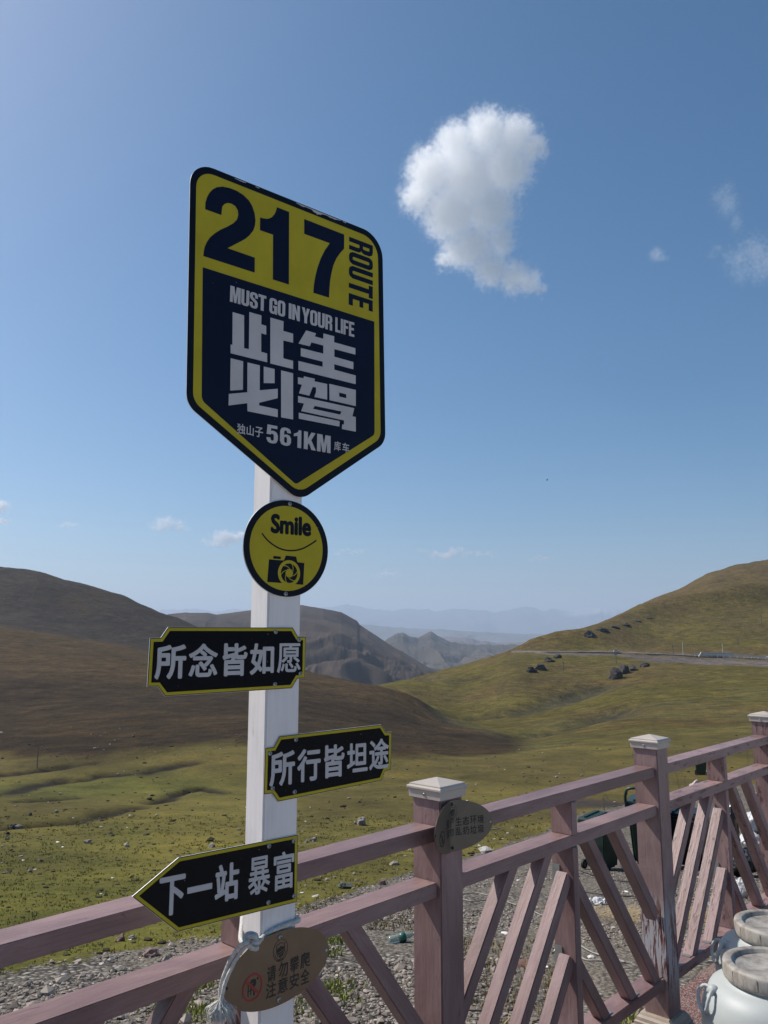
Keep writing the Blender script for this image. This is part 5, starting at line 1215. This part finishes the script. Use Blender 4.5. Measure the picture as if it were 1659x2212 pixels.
# straw heap
def gen_straw(rs, n):
    c = spot(1362, 1985); X = c.x + rs.normal(0, .22, n); Y = c.y + rs.normal(0, .30, n); k = beyond(X, Y); return X[k], Y[k], rs.uniform(.5, 1, k.sum())
rs0 = np.random.RandomState(4); V = []; Fs = []
for cx_, cy_, n, sx_, sy_ in ((1362, 1985, 900, .22, .28), (1490, 1985, 600, .18, .35)):
    c = spot(cx_, cy_)
    for k in range(n):
        x, y = c.x + rs0.normal(0, sx_), c.y + rs0.normal(0, sy_)
        if not beyond(np.array(x), np.array(y)): continue
        z = float(zat(x, y)) + abs(rs0.normal(0, .03)); a = rs0.normal(.6, .6); L = rs0.uniform(.06, .16); d = Vector((math.cos(a), math.sin(a), rs0.normal(0, .15))) * L; w_ = Vector((-math.sin(a), math.cos(a), 0)) * .0022
        q = Vector((x, y, z + .012)); b = len(V); V += [q - w_, q + w_, q + d + w_, q + d - w_]; Fs.append((b, b + 1, b + 2, b + 3))
o = mesh_obj('straw', V, Fs, simple('dry straw', (.32, .24, .13), .8, var=.3, scale=30)); tag(o, 'flattened dry straw heap behind the second post', kind='stuff')
# cords on the dirt
CORD = simple('grey cord', (.33, .31, .28), .8); CORDD = simple('dark cable', (.05, .04, .045), .6)
def cord(pts, r, label, mat):
    P = [spot(*q) + Vector((0, 0, r * .9 + .004)) for q in pts]; e = empty('cord', P[0], label, 'cord')
    tube_obj('strand', P, r, mat, e, seg=6, sub=5); return e
cord([(1000, 1933), (1025, 1930), (1048, 1934), (1058, 1937), (1050, 1945), (1020, 1948), (1000, 1944)], .006, 'pale looped cord lying on the gravel right of the nearer post', CORD)
cord([(1096, 1950), (1115, 1957), (1150, 1970), (1175, 1980), (1190, 1972), (1210, 1990)], .006, 'thin pale cord running across the dirt behind the slats', CORD)
cord([(1245, 1880), (1300, 1898), (1345, 1905), (1390, 1908)], .010, 'dark cable on the dirt in front of the green bin', CORDD)
cord([(1240, 1925), (1280, 1931), (1320, 1936), (1370, 1938)], .008, 'second dark cable on the dirt, nearer the fence', CORDD)
cord([(1235, 2050), (1262, 2075), (1300, 2078), (1350, 2081), (1280, 2060), (1240, 2035)], .006, 'dry pale stem bundle on the dirt at the foot of the slats', CORD)
cord([(940, 1810), (1010, 1802), (1080, 1790)], .012, 'pale strip of hose lying on the turf behind the oval plate', CORD)
# low dry weeds by the rubbish
def weed(px_, py_, hpx, label, seed):
    p = spot(px_, py_); H = hpx / 1718 * p.y; e = empty('dry_weed', p, label, 'weed', 'dry weeds at the edge of the turf'); rnd = random.Random(seed)
    for k in range(5):
        a = rnd.uniform(0, 6.28); q = Vector((math.cos(a), math.sin(a), 0)) * H * rnd.uniform(.05, .25)
        V, Fs = tube([(0, 0, -.02), q * .4 + Vector((0, 0, H * .5)), q + Vector((0, 0, H * rnd.uniform(.8, 1)))], .0035, seg=5, sub=3); mesh_obj('stem', V, Fs, simple('dry stem', (.11, .09, .06)), e)
    V = []; Fs = []
    for k in range(70):
        q = Vector((rnd.gauss(0, .12) * H, rnd.gauss(0, .12) * H, rnd.uniform(.25, 1) * H)); s = .02 * (0.6 + rnd.random()); b = len(V); d1 = Vector((rnd.gauss(0, 1), rnd.gauss(0, 1), rnd.gauss(0, 1))).normalized() * s; d2 = Vector((rnd.gauss(0, 1), rnd.gauss(0, 1), rnd.gauss(0, 1))).normalized() * s * .4
        V += [q, q + d1 + d2, q + d1 - d2]; Fs.append((b, b + 1, b + 2))
    o = mesh_obj('leaves', V, Fs, simple('dry leaf', (.13, .12, .06)), e); o['kind'] = 'stuff'
weed(1305, 1752, 36, 'thin dark weed left of the second post above the middle rail', 1)
weed(1468, 1715, 46, 'bushy dry weed right of the second post', 2)
weed(1482, 1712, 36, 'slanting dry weed beside the bushy one', 3)
weed(1616, 1650, 30, 'thin weed left of the third capped post', 4)

# a small bird high up, far out over the valley
bd = empty('bird', at(1182, 1037, 60), 'tiny dark bird in the open sky right of the post', 'bird')
BIRD = simple('dark plumage', (.02, .02, .02))
mesh_obj('body', [(-.12, 0, 0), (0, -.03, .02), (0, .03, .02), (0, 0, -.03), (.10, 0, 0)], [(0, 1, 2), (0, 3, 1), (0, 2, 3), (4, 2, 1), (4, 1, 3), (4, 3, 2)], BIRD, bd)
for s in (-1, 1): mesh_obj('wing', [(-.04, 0, .02), (.05, 0, .02), (.02, s * .14, .06), (-.05, s * .26, .03), (-.02, s * .14, .045)], [(0, 1, 2), (0, 2, 4), (4, 2, 3)], BIRD, bd)

# ================================================================== CLOUDS
def cloud(name, blobs, Y0, label, dens, nscale, namp, group=None, thick=0.8, steps=1.0, aniso=0.4):
    """blobs: (px, py, radius_px[, sx, sy]) at distance Y0; smooth union of ellipsoids carved by noise"""
    bl = []
    for b in blobs:
        c = at(b[0], b[1], Y0); sc = Y0 / math.cos(math.atan2(c.z - EYE, Y0)) / 1718 * 1.0
        r = b[2] * Y0 / 1718 * 1.05
        sx = b[3] if len(b) > 3 else 1.0; sz = b[4] if len(b) > 4 else 1.0
        bl.append((c, r * sx, r * thick, r * sz))
    org = sum((b[0] for b in bl), Vector()) / len(bl)
    bm = bmesh.new()
    for c, rx, ry, rz in bl:
        g = 1.0 + namp * 1.1
        bmesh.ops.create_icosphere(bm, subdivisions=3, radius=1.0, matrix=Matrix.Translation(c - org) @ Matrix.Diagonal((rx * g, ry * g, rz * g, 1)))
    m = bpy.data.meshes.new(name); bm.to_mesh(m); bm.free()
    o = bpy.data.objects.new(name, m); COL.objects.link(o); o.location = org
    # one closed skin
    rm = o.modifiers.new('remesh', 'REMESH'); rm.mode = 'VOXEL'; rm.voxel_size = max(min(b[1] for b in bl) / 5, 1.0) 
    dg = bpy.context.evaluated_depsgraph_get(); m2 = bpy.data.meshes.new_from_object(o.evaluated_get(dg)); o.modifiers.clear(); o.data = m2
    mt = bpy.data.materials.new(name); mt.use_nodes = True; t = mt.node_tree; t.nodes.clear()
    out = t.nodes.new('ShaderNodeOutputMaterial'); pv = t.nodes.new('ShaderNodeVolumePrincipled'); t.links.new(pv.outputs[0], out.inputs['Volume'])
    pv.inputs['Color'].default_value = (1, 1, 1, 1); pv.inputs['Anisotropy'].default_value = aniso
    tc = t.nodes.new('ShaderNodeTexCoord'); P = tc.outputs['Object']
    def mth(op, a, b=0.0):
        n = t.nodes.new('ShaderNodeMath'); n.operation = op
        for i, v in enumerate((a, b)):
            if isinstance(v, (int, float)): n.inputs[i].default_value = v
            else: t.links.new(v, n.inputs[i])
        return n.outputs[0]
    # domain warp
    rmean = sum(b[1] for b in bl) / len(bl)
    def vnz(scale, amt, src, det=2):
        nz = t.nodes.new('ShaderNodeTexNoise'); nz.inputs['Scale'].default_value = scale; nz.inputs['Detail'].default_value = det; nz.inputs['Roughness'].default_value = .6; t.links.new(src, nz.inputs['Vector'])
        a = t.nodes.new('ShaderNodeVectorMath'); a.operation = 'SUBTRACT'; t.links.new(nz.outputs['Color'], a.inputs[0]); a.inputs[1].default_value = (.5, .5, .5)
        b = t.nodes.new('ShaderNodeVectorMath'); b.operation = 'SCALE'; b.inputs['Scale'].default_value = amt; t.links.new(a.outputs[0], b.inputs[0])
        c = t.nodes.new('ShaderNodeVectorMath'); c.operation = 'ADD'; t.links.new(src, c.inputs[0]); t.links.new(b.outputs[0], c.inputs[1]); return c.outputs[0]
    Pw = vnz(nscale / rmean, rmean * namp * 1.6, P, 4)
    f = None
    for c, rx, ry, rz in bl:
        mp = t.nodes.new('ShaderNodeVectorMath'); mp.operation = 'SUBTRACT'; t.links.new(Pw, mp.inputs[0]); mp.inputs[1].default_value = c - org
        dv = t.nodes.new('ShaderNodeVectorMath'); dv.operation = 'MULTIPLY'; t.links.new(mp.outputs[0], dv.inputs[0]); dv.inputs[1].default_value = (1 / rx, 1 / ry, 1 / rz)
        ln = t.nodes.new('ShaderNodeVectorMath'); ln.operation = 'LENGTH'; t.links.new(dv.outputs[0], ln.inputs[0])
        v = mth('SUBTRACT', 1.0, ln.outputs['Value'])
        f = v if f is None else mth('MAXIMUM', f, v)
    nz = t.nodes.new('ShaderNodeTexNoise'); nz.inputs['Scale'].default_value = nscale * 2.2 / rmean; nz.inputs['Detail'].default_value = 9; nz.inputs['Roughness'].default_value = .68; t.links.new(P, nz.inputs['Vector'])
    g = mth('ADD', f, mth('MULTIPLY', mth('SUBTRACT', nz.outputs[0], 0.5), namp * 3.0))
    mr = t.nodes.new('ShaderNodeMapRange'); mr.interpolation_type = 'SMOOTHSTEP'; mr.inputs['From Min'].default_value = 0.0; mr.inputs['From Max'].default_value = 0.95; t.links.new(g, mr.inputs['Value'])
    t.links.new(mth('MULTIPLY', mr.outputs[0], dens), pv.inputs['Density'])
    mt.cycles.volume_step_rate = steps
    t.nodes.update() if False else None
    m2.materials.clear(); m2.materials.append(mt)
    return tag(o, label, 'cloud', group)
cloud('cloud', [(985, 310, 62), (1050, 285, 66), (1112, 292, 60), (1148, 318, 45), (932, 370, 70), (1010, 380, 92), (1090, 360, 78), (905, 425, 52), (975, 460, 80), (1055, 450, 76), (1020, 530, 66), (1080, 520, 46), (985, 545, 44), (1060, 580, 52), (1110, 598, 48), (1145, 610, 34), (1165, 622, 20), (960, 560, 28)],
      2200, 'large bright white cloud standing alone right of the route sign', .050, 2.6, .58, steps=.45)
cloud('cloud', [(1572, 440, 38, .7, 1), (1590, 480, 26, .6, 1.2), (1555, 425, 26), (1572, 405, 18)], 2200, 'faint upper wisp of cloud near the right edge of the sky', .0055, 2.0, 1.15, 'faint wisps of cloud')
cloud('cloud', [(1590, 560, 34), (1630, 545, 46), (1660, 560, 50), (1600, 590, 30), (1640, 580, 40), (1545, 540, 18)], 2200, 'faint lower wisp of cloud at the right edge of the sky', .0055, 2.0, 1.15, 'faint wisps of cloud')
cloud('cloud', [(1418, 550, 20), (1432, 558, 12, 1.4, .7)], 2200, 'tiny scrap of cloud between the large cloud and the right edge', .016, 2.6, .95, 'faint wisps of cloud')
for (bb, lab, dd) in (([(365, 1128, 16, 2.6, .8), (350, 1138, 14, 2.4, .6), (390, 1140, 12, 2, .6)], 'thin pale cloud streak left of the round sign', .0010), ([(495, 1160, 18, 2.6, .9), (470, 1172, 14, 2.8, .6), (520, 1155, 16, 2, .9)], 'low pale cloud touching the left side of the round sign', .0016),
                  ([(970, 1196, 13, 6.0, .75), (1040, 1198, 10, 4.5, .6)], 'long thin cloud streak low in the sky right of the round sign', .0012), ([(1170, 1207, 9, 4.0, .6)], 'short thin cloud streak low in the sky above the valley', .0010), ([(0, 1095, 16, 1.6, 1.2), (2, 1125, 14, 2, .6)], 'small pale cloud at the left edge of the sky', .0013),
                  ([(150, 1134, 8, 3.5, .7)], 'tiny faint cloud streak in the left sky', .0010), ([(760, 1193, 10, 5, .6)], 'faint cloud streak just right of the round sign', .0008), ([(838, 1241, 12, 2.8, .7)], 'faint low cloud above the far mountains', .0009)):
    cloud('cloud', bb, 26000, lab, dd * 7, 1.6, .62, 'thin streaks of cloud low in the sky')

# ================================================================== AIR
hm = bpy.data.materials.new('haze'); hm.use_nodes = True; t = hm.node_tree; t.nodes.clear()
ou = t.nodes.new('ShaderNodeOutputMaterial'); pv = t.nodes.new('ShaderNodeVolumePrincipled'); t.links.new(pv.outputs[0], ou.inputs['Volume'])
pv.inputs['Color'].default_value = (.66, .79, .97, 1); pv.inputs['Density'].default_value = 0.000115; pv.inputs['Anisotropy'].default_value = 0.2
bm = bmesh.new(); hx, y0_, y1_, z0_, z1_ = 19200, -6300, 20200, -160, 700
for v in [(-hx, y0_, z0_), (hx, y0_, z0_), (hx, y1_, z0_), (-hx, y1_, z0_), (-hx, y0_, z1_), (hx, y0_, z1_), (hx, y1_, z1_), (-hx, y1_, z1_)]: bm.verts.new(v)
bm.verts.ensure_lookup_table()
for f in ((3, 2, 1, 0), (4, 5, 6, 7), (0, 1, 5, 4), (1, 2, 6, 5), (2, 3, 7, 6), (3, 0, 4, 7)): bm.faces.new([bm.verts[i] for i in f])
hz_ = bm_obj('haze', bm, hm); hz_['kind'] = 'stuff'
